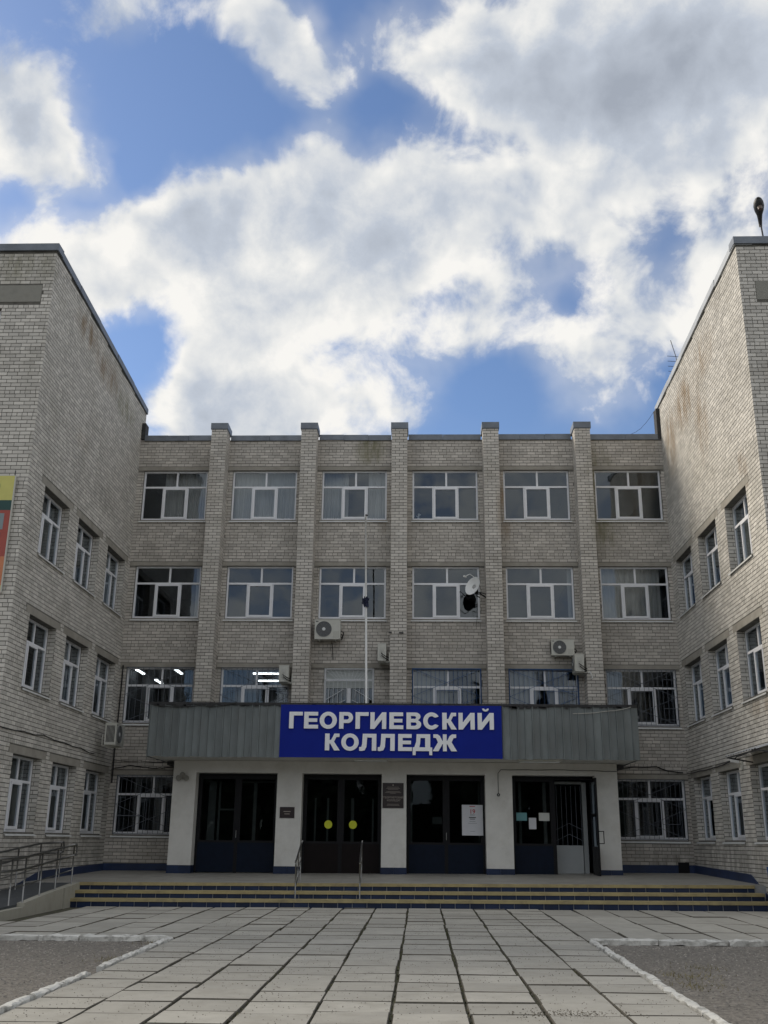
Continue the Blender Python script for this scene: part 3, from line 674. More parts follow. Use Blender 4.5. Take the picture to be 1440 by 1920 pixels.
for s_ in (-1, 1):
    g_.bar((cxm+s_*.72, -.04, sz1-1.0), (cxm+s_*.15, -.04, sz1-.66), .013); g_.bar((cxm+s_*.72, -.04, sz1-1.3), (cxm+s_*.1, -.04, sz1-1.0), .013)
g_.build('window_grille', m_gril_w, block)
# blue frames of two second floor openings (thin painted surround)
for c in (1.5, 4.5):
    a, b, z0, z1 = c-WW_/2, c+WW_/2, HEAD(2)-WH, HEAD(2)
    MB().box(a, a+.035, -.02, .09, z0, z1).box(b-.035, b, -.02, .09, z0, z1).box(a+.035, b-.035, -.02, .09, z1-.04, z1).build('steel_surround', m_gril_b, block)
# ---- curtains
def curtain(x0, x1, z0, z1, y, label, group=None, mt=None, amp=.035, fr=11):
    n_ = max(6, int((x1-x0)*60)); mb = MB(); rows = 4; ph = random.uniform(0, 6)
    for j in range(rows+1):
        for i in range(n_+1):
            x_ = x0+(x1-x0)*i/n_; z_ = z1+(z0-z1)*j/rows
            mb.v.append((x_, y+amp*math.sin(fr*2*math.pi*(x_-x0)+ph+.3*j)*(0.5+.5*j/rows)+.015*math.sin(31*x_), z_))
    for j in range(rows):
        for i in range(n_): a = j*(n_+1)+i; mb.f.append((a, a+1, a+n_+2, a+n_+1)); mb.m.append(0)
    o = mb.build('curtain', mt or m_curt, None, smooth=True); return tag(o, label, 'curtain', group)
def zz(fl): return HEAD(fl)-WH-.1, HEAD(fl)+.1
z0, z1 = zz(4)
curtain(-7.5, -6.45, z0, z1, .45, 'pale sheer curtain on the right of the top floor window beside the left wing')
curtain(-7.95, -7.5, z0, z1, .5, 'greyer sheer curtain in the middle of the top floor window beside the left wing', amp=.02)
curtain(-5.55, -3.45, z0, z1, .42, 'full width sheer curtain in the second top floor window from the left', fr=7)
curtain(-2.55, -1.72, z0, z1, .42, 'left one of two sheer curtains in the third top floor window from the left', fr=8)
curtain(-1.05, -.45, z0, z1, .42, 'right one of two sheer curtains in the third top floor window from the left', fr=9)
z0, z1 = zz(3)
curtain(6.45, 8.38, z0, z1, .42, 'full width white curtain in the third floor window beside the right wing', fr=6)
curtain(5.42, 5.56, z0, z1, .40, 'narrow white curtain edge in the third floor window right of the satellite dish', fr=6)
curtain(-6.65, -6.44, z0, z1, .40, 'narrow pale curtain in the third floor window beside the left wing', fr=6)
z0, z1 = zz(2); m_curt2 = mat('grey_blind_and_reflection', (.27, .29, .31), .95, var=.1, vscale=4, stretch=(3, 3, .2)); m_curt_k = m_curt; m_curt = m_curt2
curtain(.45, 1.55, z0, z1, .35, 'grey sheet standing in for a pale reflection behind the blue grille left of the fourth pilaster', fr=5, amp=.02)  # wavy sheet added to imitate a whitish-blue reflection in this window
curtain(3.45, 4.3, z0, z1, .35, 'white curtain at the left behind the blue grille under the air conditioners', fr=5, amp=.02)
curtain(6.45, 7.0, z0, z1, .35, 'pale curtain behind the white grille beside the right wing', fr=5, amp=.02)
m_curt = m_curt_k
# lit tube lamps in two second floor rooms
for (a, b, lab) in (((-8.93, 1.5), (-8.98, 2.5), 'lit strip lamp nearest the left wing on the second floor ceiling'), ((-7.36, 1.4), (-7.40, 2.4), 'lit strip lamp near the first pilaster on the second floor ceiling'), ((-8.6, 3.7), (-8.62, 4.7), 'lit strip lamp deepest in the second floor corner room')):
    mb = MB(); x_ = (a[0]+b[0])/2; x_ = max(x_, -8.7)
    t_ = thing('ceiling_lamp', lab, 'lamp', (x_, (a[1]+b[1])/2, 6.1), 'strip lamps on the second floor ceiling')
    MB().box(x_-.06, x_+.06, a[1], b[1], 6.13, 6.18).build('lamp_body', m_white, t_); MB().box(x_-.04, x_+.04, a[1]+.03, b[1]-.03, 6.09, 6.13).build('tube', m_tube, t_)
for (xa, xb, y_, lab) in ((-4.96, -3.7, 2.25, 'lit strip lamp nearest the glass in the second window from the left'), (-5.03, -3.6, 3.85, 'middle lit strip lamp in the second window from the left'), (-4.95, -3.5, 5.25, 'farthest lit strip lamp in the second window from the left')):
    t_ = thing('ceiling_lamp', lab, 'lamp', ((xa+xb)/2, y_, 6.1), 'strip lamps on the second floor ceiling')
    MB().box(xa, xb, y_-.10, y_+.10, 6.13, 6.18).build('lamp_body', m_white, t_); MB().box(xa+.03, xb-.03, y_-.05, y_+.05, 6.09, 6.13).build('tube', m_tube, t_)
# small white figure on the sill of the fourth top-floor window
t_ = thing('figurine', 'small white figurine behind the glass of the fourth top floor window', 'ornament', (.62, .22, HEAD(4)-WH+.07))
MB().tube([(.62, .22, HEAD(4)-WH+.07), (.62, .22, HEAD(4)-WH+.2), (.64, .22, HEAD(4)-WH+.28)], [.045, .02, .035], 8).build('body', m_white, t_)
MB().tube([(.55, .22, HEAD(4)-WH+.2), (.62, .22, HEAD(4)-WH+.17), (.7, .22, HEAD(4)-WH+.26)], .015, 6).build('arm', m_white, t_)
# ------------------------------------------------------------------ wings
def wing(side, X, ys, far):
    s_ = -1 if side == 'left' else 1
    lab = ('left brick wing with blank upper wall and a banner at its front edge' if s_ < 0 else 'right brick wing with pale sunlit upper wall and a lamp on its roof')
    b = thing('school_wing', lab, 'building', (X+s_*5, -4.4, -.7), 'brick wings of the college')
    YF, YB = -8.924, .35
    zt = lambda y_: 15.343+(14.786-15.343)*(y_+8.924)/8.924
    if s_ < 0: O, U = (X, 0, 0), (0, -1, 0); Nn = (1, 0, 0); uf = lambda y_: -y_     # u grows toward camera
    else: O, U = (X, 0, 0), (0, 1, 0); Nn = (-1, 0, 0); uf = lambda y_: y_
    hl = []
    for fl in (1, 2, 3):
        for (ya, yb) in ys:
            a, c = sorted((uf(-ya), uf(-yb))); hl.append((a, c, HEAD(fl)-WH, HEAD(fl)))
    u0, u1 = sorted((uf(YF), uf(YB))); ztu = (lambda u: zt(-u)) if s_ < 0 else (lambda u: zt(u))
    mb = MB(); wall_sheet(mb, O, U, Nn, u0, u1, -1.3, 15.3, hl, .3, ztop=ztu)
    # front wall with window column far out
    fo = (X, YF, 0); fU = (1, 0, 0)
    fx0, fx1 = (-14, 0) if s_ < 0 else (0, 14)
    fh = []
    for fl in (1, 2, 3, 4):
        if s_ < 0: fh.append((-3.3, -1.24, HEAD(fl)-WH+(.6 if fl == 4 else 0), HEAD(fl)+(1.1 if fl == 4 else 0)))
        else: fh.append((1.3, 3.4, HEAD(fl)-WH+(.6 if fl == 4 else 0), HEAD(fl)+(.9 if fl == 4 else 0)))
    ztf = lambda u: 15.343
    wall_sheet(mb, fo, fU, (0, -1, 0), fx0, fx1, -1.3, 15.3, fh, .3, ztop=ztf)
    w = mb.build('wall', m_mortar_d, b)
    rec = []
    lints = []
    for fl in (1, 2, 3):
        for (ya, yb) in ys:
            a, c = sorted((uf(-ya), uf(-yb))); lints.append((a-.27, c+.27, HEAD(fl), HEAD(fl)+.2))
    lints = [(max(a, u0+.02), min(c, u1-.02), z0_, z1_) for a, c, z0_, z1_ in lints]
    bh_ = [(a, c, z0_-.045, z1_) for a, c, z0_, z1_ in hl]+lints
    bricks(b, w, O, U, Nn, u0-(.004 if s_ > 0 else -.006), u1+(.004 if s_ < 0 else -.006), -.62, 15.3, bh_, m_brick_w, 'bond', collect=rec, ztop=ztu, jit=1.0, prot=.006)
    # front
    fp = [(-2.9, -.25, 13.84, 14.34)] if s_ < 0 else [(.37, 3.0, 13.74, 14.28)]
    fhb = [(a, c, z0_-.045, z1_) for a, c, z0_, z1_ in fh]+fp
    a_, c_ = (-3.2, .004) if s_ < 0 else (-.004, 3.2)
    bricks(b, w, fo, fU, (0, -1, 0), a_, c_, -.62, 15.3, fhb, m_brick_w, 'bond', collect=rec, jit=1.0, prot=.006, phase=.0 if s_ < 0 else .06)
    # brick reveals of the openings
    for (a, c, z0_, z1_) in hl:
        for uu, dr in ((a, 1), (c, -1)):
            O2 = Vector(O)+Vector(U)*(uu+dr*.001); N2 = Vector(U)*dr
            U2 = Vector(Nn)*-1 if True else None
            kk = len(rec)
            bricks(b, w, O2, U2, N2, .002, .19, z0_, z1_, [], m_brick_w, 'run', collect=rec, jit=.8, prot=.004, phase=.0)
    vis = [q for q in rec if q[0] > 0]
    flush_bricks(w, rec, 300)
    for (a, c, z0_, z1_) in lints:
        P = lambda u, z, d: tuple(Vector(O)+Vector(U)*u+Vector((0, 0, z))+Vector(Nn)*d)
        ctr = Vector(P((a+c)/2, (z0_+z1_)/2, -.045)); d_ = .055
        MB().obox(ctr, Vector(U)*((c-a)/2-.006), Vector(Nn)*(d_+random.random()*.004), Vector((0, 0, (z1_-z0_)/2-.006))).build('lintel', m_conc, b)
    for (a, c, z0_, z1_) in fp:
        MB().box(X+a+.01, X+c-.01, YF-.012, YF+.1, z0_+.01, z1_-.01).build('rendered_panel', m_conc_d, b)
    for fl in (1, 2, 3):
        for (ya, yb) in ys:
            yc = -(ya+yb)/2
            rz = R(90) if s_ < 0 else R(-90)
            wm = Matrix.Translation((X+s_*.20, yc, HEAD(fl)-WH)) @ Matrix.Rotation(rz, 4, 'Z')
            (kitL if s_ < 0 else kitR).place(b, wm)
    for (a, c, z0_, z1_) in fh:
        x0_, x1_ = X+a, X+c; f_ = MB(); f_.box(x0_, x0_+.07, YF+.1, YF+.17, z0_, z1_); f_.box(x1_-.07, x1_, YF+.1, YF+.17, z0_, z1_); f_.box(x0_+.07, x1_-.07, YF+.1, YF+.17, z0_, z0_+.07); f_.box(x0_+.07, x1_-.07, YF+.1, YF+.17, z1_-.07, z1_); f_.box((x0_+x1_)/2-.03, (x0_+x1_)/2+.03, YF+.1, YF+.17, z0_+.07, z1_-.07)
        o = f_.build('window', m_upvc, b); MB().quad((x0_+.07, YF+.14, z0_+.07), (x1_-.07, YF+.14, z0_+.07), (x1_-.07, YF+.14, z1_-.07), (x0_+.07, YF+.14, z1_-.07)).build('pane', m_glass, o)
    # copings: side pieces follow the sloping top
    n_ = 5
    for q in range(n_):
        ya, yb = YF-.04+(YB-YF+.04)*q/n_, YF-.04+(YB-YF+.04)*(q+1)/n_; dz = random.uniform(-.015, .02); o_ = .05+random.random()*.02
        mb = MB(); x0_, x1_ = sorted((X-s_*o_, X+s_*.4)); n0 = len(mb.v)
        for yy in (ya+.006, yb-.006):
            for (x_, z_) in ((x0_, -.02), (x1_, -.02), (x1_, .17), (x0_, .17)): mb.v.append((x_, yy, zt(yy)+z_+dz))
        for f in ((0,1,2,3), (7,6,5,4), (0,4,5,1), (1,5,6,2), (2,6,7,3), (3,7,4,0)): mb.f.append(f); mb.m.append(0)
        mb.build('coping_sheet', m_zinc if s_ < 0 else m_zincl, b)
    for q in range(6):
        xa, xb = X+s_*(.36+q*1.8), X+s_*(.36+(q+1)*1.8)
        if q == 0: xa = X-s_*.07
        xa, xb = sorted((xa, xb)); dz = random.uniform(-.008, .008)
        MB().box(xa+.004, xb-.004, YF-.07, YF+.33, 15.33+dz, 15.53+dz).build('coping_sheet', m_zinc, b)
    # body
    bd = MB(); xo = X+s_*14; xa, xb = sorted((X+s_*.3, xo))
    bd.quad((xa, YF+.3, 15.2), (xb, YF+.3, 15.2), (xb, YB, 14.7), (xa, YB, 14.7))
    bd.quad((xo, YF, -1.3), (xo, YB, -1.3), (xo, YB, 15.2), (xo, YF, 15.2))
    bd.quad((X, YB, -1.3), (xo, YB, -1.3), (xo, YB, 14.9), (X, YB, 14.9))
    bd.build('roof', m_tar, b)
    rm = MB(); x0_, x1_ = sorted((X+s_*.31, X+s_*6.2))
    for fl in (1, 2, 3, 4): rm.box(x0_, x1_, YF+.31, YB-.02, 3.3*(fl-1)-.3, 3.3*(fl-1)-.1)
    rm.box(*sorted((X+s_*6.2, X+s_*6.3)), YF+.31, YB-.02, -.3, 14)
    rm.box(x0_, x1_, -2.9, -2.8, -.1, 9.6); rm.box(x0_, x1_, -5.6, -5.5, -.1, 9.6)
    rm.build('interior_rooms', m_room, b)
    return b
wingL = wing('left', FXL, ((7.81, 5.94), (5.14, 3.245), (2.41, .55)), None)
wingR = wing('right', FXR, ((7.76, 5.936), (5.06, 3.242), (2.416, .60)), None)
m_curtw = mat('grey_sheer', (.30, .31, .31), .95, var=.12, vscale=4, stretch=(3, 3, .2))
FLN = {1: 'ground', 2: 'second', 3: 'third'}
def side_curtain(X, s_, ya, yb, fl, label):
    n_ = 40; mb = MB(); z0_, z1_ = HEAD(fl)-WH-.05, HEAD(fl)+.05; ph = random.uniform(0, 6)
    for j in range(3):
        for i in range(n_+1):
            y_ = ya+(yb-ya)*i/n_; mb.v.append((X+s_*(.42+.03*math.sin(9*(y_-ya)*2+ph)), y_, z1_+(z0_-z1_)*j/2))
    for j in range(2):
        for i in range(n_): a = j*(n_+1)+i; mb.f.append((a, a+1, a+n_+2, a+n_+1)); mb.m.append(0)
    tag(mb.build('curtain', m_curtw, None, smooth=True), label, 'curtain', 'grey curtains in the wing windows')
for s_, X, ys, nm in ((-1, FXL, ((7.81, 5.94), (5.14, 3.245), (2.41, .55)), 'left'), (1, FXR, ((7.76, 5.936), (5.06, 3.242), (2.416, .60)), 'right')):
    for fl in (1, 2, 3):
        for (ya, yb), wh_ in zip(ys, ('nearest', 'middle', 'farthest')):
            L_ = ya-yb; c0 = random.choice((0, 0, .25, .12)); c1 = random.choice((1, 1, .8, .6))
            side_curtain(X, s_, -ya+L_*c0, -ya+L_*c1, fl, 'grey sheer curtain behind the %s %s floor window of the %s wing' % (wh_, FLN[fl], nm))
# dark flashing where the wings meet the main roof
MB().box(FXL-.02, FXL+.14, -.07, .30, 13.66, 14.25).build('corner_flashing', m_tar, wingL)
MB().box(FXR-.12, FXR+.02, -.06, .30, 13.62, 14.72).build('corner_flashing', m_tar, wingR)
# ------------------------------------------------------------------ porch floor, steps, plinths
porch = thing('porch_steps', 'wide entrance steps with blue tiled risers and worn yellow nosings', 'steps', wm=WP)
PF = -6.3
def P_(x, y, z=0): return (x, y, z)
# floor slabs of the porch
pf = MB(); pf.box(FXL+.01, FXR-.01, PF+.02, .25, -.35, -.012, skip='b').build('porch_base', m_grout, porch, WP)
tw = 1.2
fx = -8.6; pcs = []
for j in range(5):
    y1_ = -.04-j*1.25; y0_ = max(PF+.05, y1_-1.25)
    x_ = FXL+.03+(.5 if j % 2 else 0)-1.25
    while x_ < FXR-.05:
        a, b_ = max(x_, FXL+.03), min(x_+1.25, FXR-.03)
        if b_-a > .1 and not (b_ < -7.4 and y0_ < -6.3): MB().box(a+.003, b_-.003, y0_+.003, y1_-.003, -.02, random.uniform(-.0015, .0015), skip='b').build('floor_slab', m_plat, porch, WP)
        x_ += 1.25
risers = [(PF, 0, .16, FXR-.28), (PF-.3, -.16, .16, FXR-.16), (PF-.6, -.32, .26, FXR-.02)]
XL = -7.42
for i, (yy, zt_, hh, xr) in enumerate(risers):
    xl = XL+.0+(.02 if i == 2 else (.0 if i == 1 else -.0)); 
    b0 = MB().box(xl, xr, yy+.012, yy+.5 if i else yy+.03, zt_-hh-.25, zt_-.055); b0.build('step_core', m_grout, porch, WP)
    # nosing strips (2.4 m pieces)
    x_ = xl
    while x_ < xr-.01:
        e_ = min(x_+2.4, xr); MB().box(x_+.002, e_-.002, yy-.03, yy+.34 if i else yy+.05, zt_-.062-random.random()*.002, zt_+(.004 if i == 0 else 0)+random.random()*.002).build('nosing', m_yel, porch, WP); x_ = e_
    x_ = xl+.02-random.uniform(0, .2)
    while x_ < xr-.02:
        a, e_ = max(x_, xl+.005), min(x_+.325, xr-.003)
        if e_-a > .03: MB().box(a+.005, e_-.005, yy-.004-random.random()*.003, yy+.012, zt_-hh-.1, zt_-.064).build('tile', m_tile, porch, WP)
        x_ += .335
# the long blue painted plinths
pl = thing('wall_plinth', 'dark blue painted plinth along the foot of the brick walls', 'plinth', wm=WP)
def plinth(poly_fn): pass
MB().box(FXL+.01, -6.4, -.035, -.001, -.02, .2).build('plinth_strip', m_plinth, pl, WP)
MB().box(6.25, FXR-.01, -.035, -.001, -.02, .215).build('plinth_strip', m_plinth, pl, WP)
pr_ = MB()
for (poly, x0_, x1_) in (([(-.04, .22), (-5.25, .20), (-6.9, -.38), (-6.9, -.62), (-.04, -.02)], FXR-.035, FXR-.001), ([(-.04, .2), (-5.3, .2), (-7.2, -.12), (-9.0, -.3), (-9.0, -.62), (-.04, -.02)], FXL+.001, FXL+.035)):
    mb = MB(); n_ = len(poly)
    for x_ in (x0_, x1_): mb.v += [(x_, p[0], p[1]) for p in poly]
    mb.f = [tuple(range(n_)), tuple(reversed(range(n_, 2*n_)))]+[(i, (i+1) % n_, n_+(i+1) % n_, n_+i) for i in range(n_)]; mb.m = [0]*len(mb.f)
    mb.build('plinth_strip', m_plinth, pl, WP)
o = MB().box(8.20, 8.52, -.05, -.036, -.03, .30).build('hatch', m_black, None); tag(o, 'small black hatch at the foot of the wall beside the right wing', 'hatch')
# ------------------------------------------------------------------ entrance block
EY = -1.6
ent = thing('entrance_porch', 'white plastered entrance front with four wide door openings between square columns', 'entrance', (0, EY, -.1))
OPEN = [(-5.80, -3.44), (-2.72, -.43), (.28, 2.53), (3.30, 5.65)]
CX = [(-6.47, -5.80), (-3.44, -2.72), (-.43, .28), (2.53, 3.30), (5.65, 6.29)]
wl_ = MB().box(-6.47, 6.29, EY, EY+.45, 2.64, 2.975); wl_.build('wall', m_plaster, ent)
for (a, b_) in CX:
    MB().box(a+.001, b_-.001, EY+.001, EY+.45, .10, 2.64).build('column', m_plaster, ent)
    n_ = 2
    for q in range(n_):
        MB().box(a-.012+(b_-a+.024)*q/n_+.002, a-.012+(b_-a+.024)*(q+1)/n_-.002, EY-.014, EY+.44, -.16, .10).build('base_tile', m_tile, ent)
for (xa, xb) in ((-6.469, -6.32), (6.14, 6.289)): MB().box(xa, xb, EY+.45, -.02, -.16, 2.97).build('side_wall', m_plaster, ent)
DY = EY+.40
def pane_o(name, m_, x0, x1, y, z0, z1, par): return MB().quad((x0, y, z0), (x1, y, z0), (x1, y, z1), (x0, y, z1)).build(name, m_, par)
def door_unit(a, b_, frame_m, panel_m, split, leaves=True, right_open=False):
    d = MB(); z1_ = 2.635; z0_ = -.10
    d.box(a, b_, DY, DY+.08, z1_-.09, z1_); d.box(a, a+.07, DY, DY+.08, z0_, z1_-.09); d.box(b_-.07, b_, DY, DY+.08, z0_, z1_-.09)
    d.box(split-.05, split+.05, DY+.001, DY+.08, z0_, z1_-.09)
    o = d.build('door_frame', frame_m, ent)
    sides = [(a+.07, split-.05), (split+.05, b_-.07)]
    if right_open: sides = sides[:1]
    for (p, q) in sides:
        MB().box(p, q, DY+.01, DY+.06, z0_+.02, .72).build('door_panel', panel_m, o)
        fr_ = MB(); t = .05; fr_.box(p, q, DY+.005, DY+.065, .72, .78); fr_.box(p, p+t, DY+.006, DY+.064, .78, z1_-.09); fr_.box(q-t, q, DY+.006, DY+.064, .78, z1_-.09); fr_.box(p+t, q-t, DY+.005, DY+.065, z1_-.15, z1_-.09)
        fr_.build('door_leaf_frame', frame_m, o)
        pane_o('pane', m_glassd, p+t, q-t, DY+.03, .78, z1_-.15, o)
    return o
d1 = door_unit(-5.80, -3.44, m_black, m_navyd, -4.62)
d2 = door_unit(-2.72, -.43, m_black, m_brownd, -1.62)
d3 = door_unit(.28, 2.53, m_black, m_navyd, 1.42)
d4 = door_unit(3.30, 5.65, m_black, m_navyd, 4.50, right_open=True)
for (x_, z_) in ((-4.60, .85), (1.44, .85)): MB().bar((x_-.02, DY-.04, z_), (x_-.02, DY-.04, z_+.2), .02).bar((x_-.02, DY-.04, z_+.1), (x_-.02, DY, z_+.1), .02).build('handle', m_steel, d1 if x_ < 0 else d3)
# yellow discs on the middle door
for x_ in (-1.97, -1.26):
    o = MB().tube([(x_, DY+.004, 1.24), (x_, DY-.002, 1.24)], .115, 28).build('yellow_disc', m_ydisc, d2)
# pale inner frames (second row of glazing inside the porch)
IY = -.55
inn = MB()
for (x0, x1) in ((-5.75, -5.45), (-5.42, -5.36), (-4.72, -4.62), (-4.30, -4.20), (-4.28, -4.16)): pass
def vbar(mb, x_, w, z0=.7, z1=2.5): mb.box(x_-w/2, x_+w/2, IY, IY+.05, z0, z1)
for x_, w in ((-5.5, .22), (-5.28, .06), (-4.22, .10), (-3.6, .06)): vbar(inn, x_, w, .72, 2.46)
inn.box(-5.25, -4.7, IY, IY+.04, 1.62, 1.67); inn.box(-4.7, -3.6, IY+.001, IY+.04, 2.42, 2.46); inn.box(-5.25, -3.63, IY+.002, IY+.04, .68, .72)
for x_, w in ((-2.42, .05), (-2.05, .06), (-1.32, .09), (-.72, .05)): vbar(inn, x_, w, .65, 2.0)
for x_, w in ((.42, .05), (2.4, .05)): vbar(inn, x_, w, .72, 2.5)
inn.box(.45, 2.37, IY, IY+.04, .68, .72)
for x_, w in ((3.60, .08), (4.32, .10)): vbar(inn, x_, w, .72, 2.5)
inn.build('inner_glazing_frame', m_roomw, ent)
# the lit pale inner door seen through the open leaf, with jamb and grille
idr = MB().box(4.62, 5.38, -.62, -.57, -.06, .74).build('inner_door', plain('pale_grey_door', (.42, .44, .44), .6), ent)
gb = MB()
for i in range(6): x_ = 4.66+i*.14; gb.bar((x_, -.64, .74), (x_, -.64, 2.4), .012)
for z_ in (1.35, 1.05): gb.bar((4.62, -.645, z_-.18), (5.0, -.645, z_), .012); gb.bar((5.0, -.645, z_), (5.38, -.645, z_-.18), .012)
gb.build('inner_grille', m_gril_g, idr)
pane_o('pane', m_glassd, 4.62, 5.38, -.60, .74, 2.45, idr)
MB().box(5.40, 5.52, -.7, -.5, -.05, 2.5).box(4.6, 5.4, -.66, -.55, 2.45, 2.52).build('inner_jamb', plain('pale_jamb', (.34, .36, .36), .6), ent)
# open leaf, swung outwards against the last column
lf = MB(); X0 = 5.60
lf.box(X0-.05, X0, DY-.98, DY-.9, -.06, 2.55); lf.box(X0-.05, X0, DY-.08, DY-.002, -.06, 2.55); lf.box(X0-.05, X0, DY-.9, DY-.08, 2.47, 2.55); lf.box(X0-.049, X0-.001, DY-.9, DY-.08, -.06, .72); lf.box(X0-.05, X0, DY-.9, DY-.08, 1.52, 1.6)
leaf = lf.build('open_door_leaf', m_black, ent)
MB().quad((X0-.025, DY-.9, .72), (X0-.025, DY-.08, .72), (X0-.025, DY-.08, 2.47), (X0-.025, DY-.9, 2.47)).build('pane', m_glass, leaf)
hd = MB(); hd.bar((X0+.0, DY-.94, .80), (X0+.14, DY-.94, .80), .022); hd.bar((X0+.0, DY-.94, 1.12), (X0+.14, DY-.94, 1.12), .022); hd.bar((X0+.13, DY-.94, .79), (X0+.13, DY-.94, 1.13), .022); hd.build('handle', m_black, leaf)
# hall behind
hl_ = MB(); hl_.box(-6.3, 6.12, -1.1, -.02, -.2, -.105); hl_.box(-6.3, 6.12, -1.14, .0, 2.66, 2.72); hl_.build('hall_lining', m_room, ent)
# ---- notices
def sheet(name, x0, x1, z0, z1, m_, label, cat, y=DY-.008, group=None):
    o = MB().box(x0, x1, y, y+.004, z0, z1).build(name, m_, None); return tag(o, label, cat, group)
sheet('notice', 3.43, 3.73, 1.40, 1.62, m_teal, 'teal notice sheet taped to the fourth entrance door', 'notice')
sheet('notice', 3.78, 3.99, 1.17, 1.48, m_paper, 'upright white notice sheet taped below the other two', 'notice')
sheet('notice', 4.07, 4.37, 1.40, 1.62, plain('cream_paper', (.55, .57, .53), .8), 'landscape white notice sheet right of the teal one', 'notice')
sheet('notice', 1.02, 1.30, 1.28, 1.48, plain('grey_paper', (.16, .17, .17), .8), 'grey notice behind the dark glass left of the poster', 'notice', y=DY+.034)
po = thing('poster', 'white poster board with a red 19 on the third entrance door', 'poster', (2.17, DY-.03, .98))
MB().box(1.87, 2.47, DY-.03, DY-.012, .98, 1.82).build('board', m_paper, po)
# ------------------------------------------------------------------ lettering
def curve_mesh(name, polys, th, m_, scale=1.0, bevel=0.0):
    cu_ = bpy.data.curves.new(name, 'CURVE'); cu_.dimensions = '2D'; cu_.fill_mode = 'BOTH'; cu_.extrude = th/2
    for p in polys:
        sp = cu_.splines.new('POLY'); sp.points.add(len(p)-1); sp.use_cyclic_u = True
        for i, q in enumerate(p): sp.points[i].co = (q[0], q[1], 0, 1)
    ob = bpy.data.objects.new('tmp', cu_); COL.objects.link(ob)
    dg = bpy.context.evaluated_depsgraph_get(); me = bpy.data.meshes.new_from_object(ob.evaluated_get(dg))
    bpy.data.objects.remove(ob); me.name = name; me.materials.clear(); me.materials.append(m_); return me
def ell(cx, cy, rx, ry, a0=0, a1=360, n_=28): return [(cx+rx*math.cos(R(a0+(a1-a0)*i/n_)), cy+ry*math.sin(R(a0+(a1-a0)*i/n_))) for i in range(n_+(0 if a1-a0 == 360 else 1))]
T = .27
def hk(w):   # К right arms
    return [(T, .62), (T+.10, .62), (w*.62, 1), (w*.96, 1), (w*.96, .80), (w*.76, .80), (w*.60, .53), (w, 0), (w*.62, 0), (w*.36, .40), (T, .40)]
G = {
 'Г': lambda w: [[(0, 0), (T, 0), (T, .78), (w, .78), (w, 1), (0, 1)]],
 'Е': lambda w: [[(0, 0), (w, 0), (w, .22), (T, .22), (T, .40), (w*.93, .40), (w*.93, .61), (T, .61), (T, .78), (w*.98, .78), (w*.98, 1), (0, 1)]],
 'О': lambda w: [ell(w/2, .5, w/2, .515), ell(w/2, .5, w/2-T, .29)],
 'Р': lambda w: [[(0, 0), (T, 0), (T, .34), (w*.55, .34)]+ell(w*.62, .67, w*.38, .33, -90, 90, 14)+[(0, 1)], [(T, .55), (w*.55, .55)]+ell(w*.56, .67, w*.14, .12, -90, 90, 8)+[(T, .79)]],
 'И': lambda w: [[(0, 0), (T*.95, 0), (w-T*.95, .58), (w-T*.95, 0), (w, 0), (w, 1), (w-T*.95, 1), (T*.95, .42), (T*.95, 1), (0, 1)]],
 'Й': lambda w: [[(0, 0), (T*.95, 0), (w-T*.95, .58), (w-T*.95, 0), (w, 0), (w, 1), (w-T*.95, 1), (T*.95, .42), (T*.95, 1), (0, 1)], ell(w/2, 1.26, .20, .17, 180, 360, 12)+ell(w/2, 1.27, .09, .07, 360, 180, 8)],
 'В': lambda w: [[(0, 0), (w*.62, 0)]+ell(w*.64, .28, w*.36, .28, -88, 70, 10)+ell(w*.60, .76, w*.35, .24, -50, 90, 10)+[(0, 1)], [(T, .20), (w*.55, .20)]+ell(w*.57, .31, w*.12, .10, -88, 88, 7)+[(T, .41)], [(T, .62), (w*.52, .62)]+ell(w*.54, .70, w*.11, .09, -88, 88, 7)+[(T, .80)]],
 'С': lambda w: [ell(w/2, .5, w/2, .515, 32, 328, 26)+[(w*.74, .30)]+ell(w/2, .5, w/2-T, .29, 310, 50, 20)+[(w*.74, .70)]],
 'К': lambda w: [[(0, 0), (T, 0), (T, .40)]+hk(w)[::-1][1:-1]+[(T, .62), (T, 1), (0, 1)]] ,
 'Л': lambda w: [[(0, .0), (.10, -.02), (w*.32, .02), (w*.42, .22), (w*.46, .78), (w-T, .78), (w-T, 0), (w, 0), (w, 1), (w*.20, 1), (w*.17, .40), (w*.12, .22), (0, .21)]],
 'Д': lambda w: [[(0, -.24), (.18, -.24), (.18, 0), (w-.18, 0), (w-.18, -.24), (w, -.24), (w, .22), (w*.90, .22), (w*.90, 1), (w*.20, 1), (w*.18, .55), (w*.08, .22), (0, .22)], [(w*.40, .78), (w*.64, .78), (w*.64, .22), (w*.34, .22), (w*.38, .45)]],
 'Ж': lambda w: [[(0, 0), (w*.24, 0), (w*.40, .42), (w*.5-.115, .42), (w*.5-.115, 0), (w*.5+.115, 0), (w*.5+.115, .42), (w*.60, .42), (w*.76, 0), (w, 0), (w*.78, .53), (w*.86, .78), (w*.97, .80), (w*.97, 1), (w*.80, 1), (w*.70, .90), (w*.60, .62), (w*.5+.115, .62), (w*.5+.115, 1), (w*.5-.115, 1), (w*.5-.115, .62), (w*.40, .62), (w*.30, .90), (w*.20, 1), (w*.03, 1), (w*.03, .80), (w*.14, .78), (w*.22, .53)]],
}
SY = -3.07
sign = thing('name_board', 'blue sign board with white letters on the canopy front', 'sign', (-.14, SY, 2.98))
MB().box(-3.22, 2.93, SY, -3.045, 2.975, 4.41).build('board', m_signb, sign)
lx = lambda zx: -2.97+(zx-12)/1376*5.68
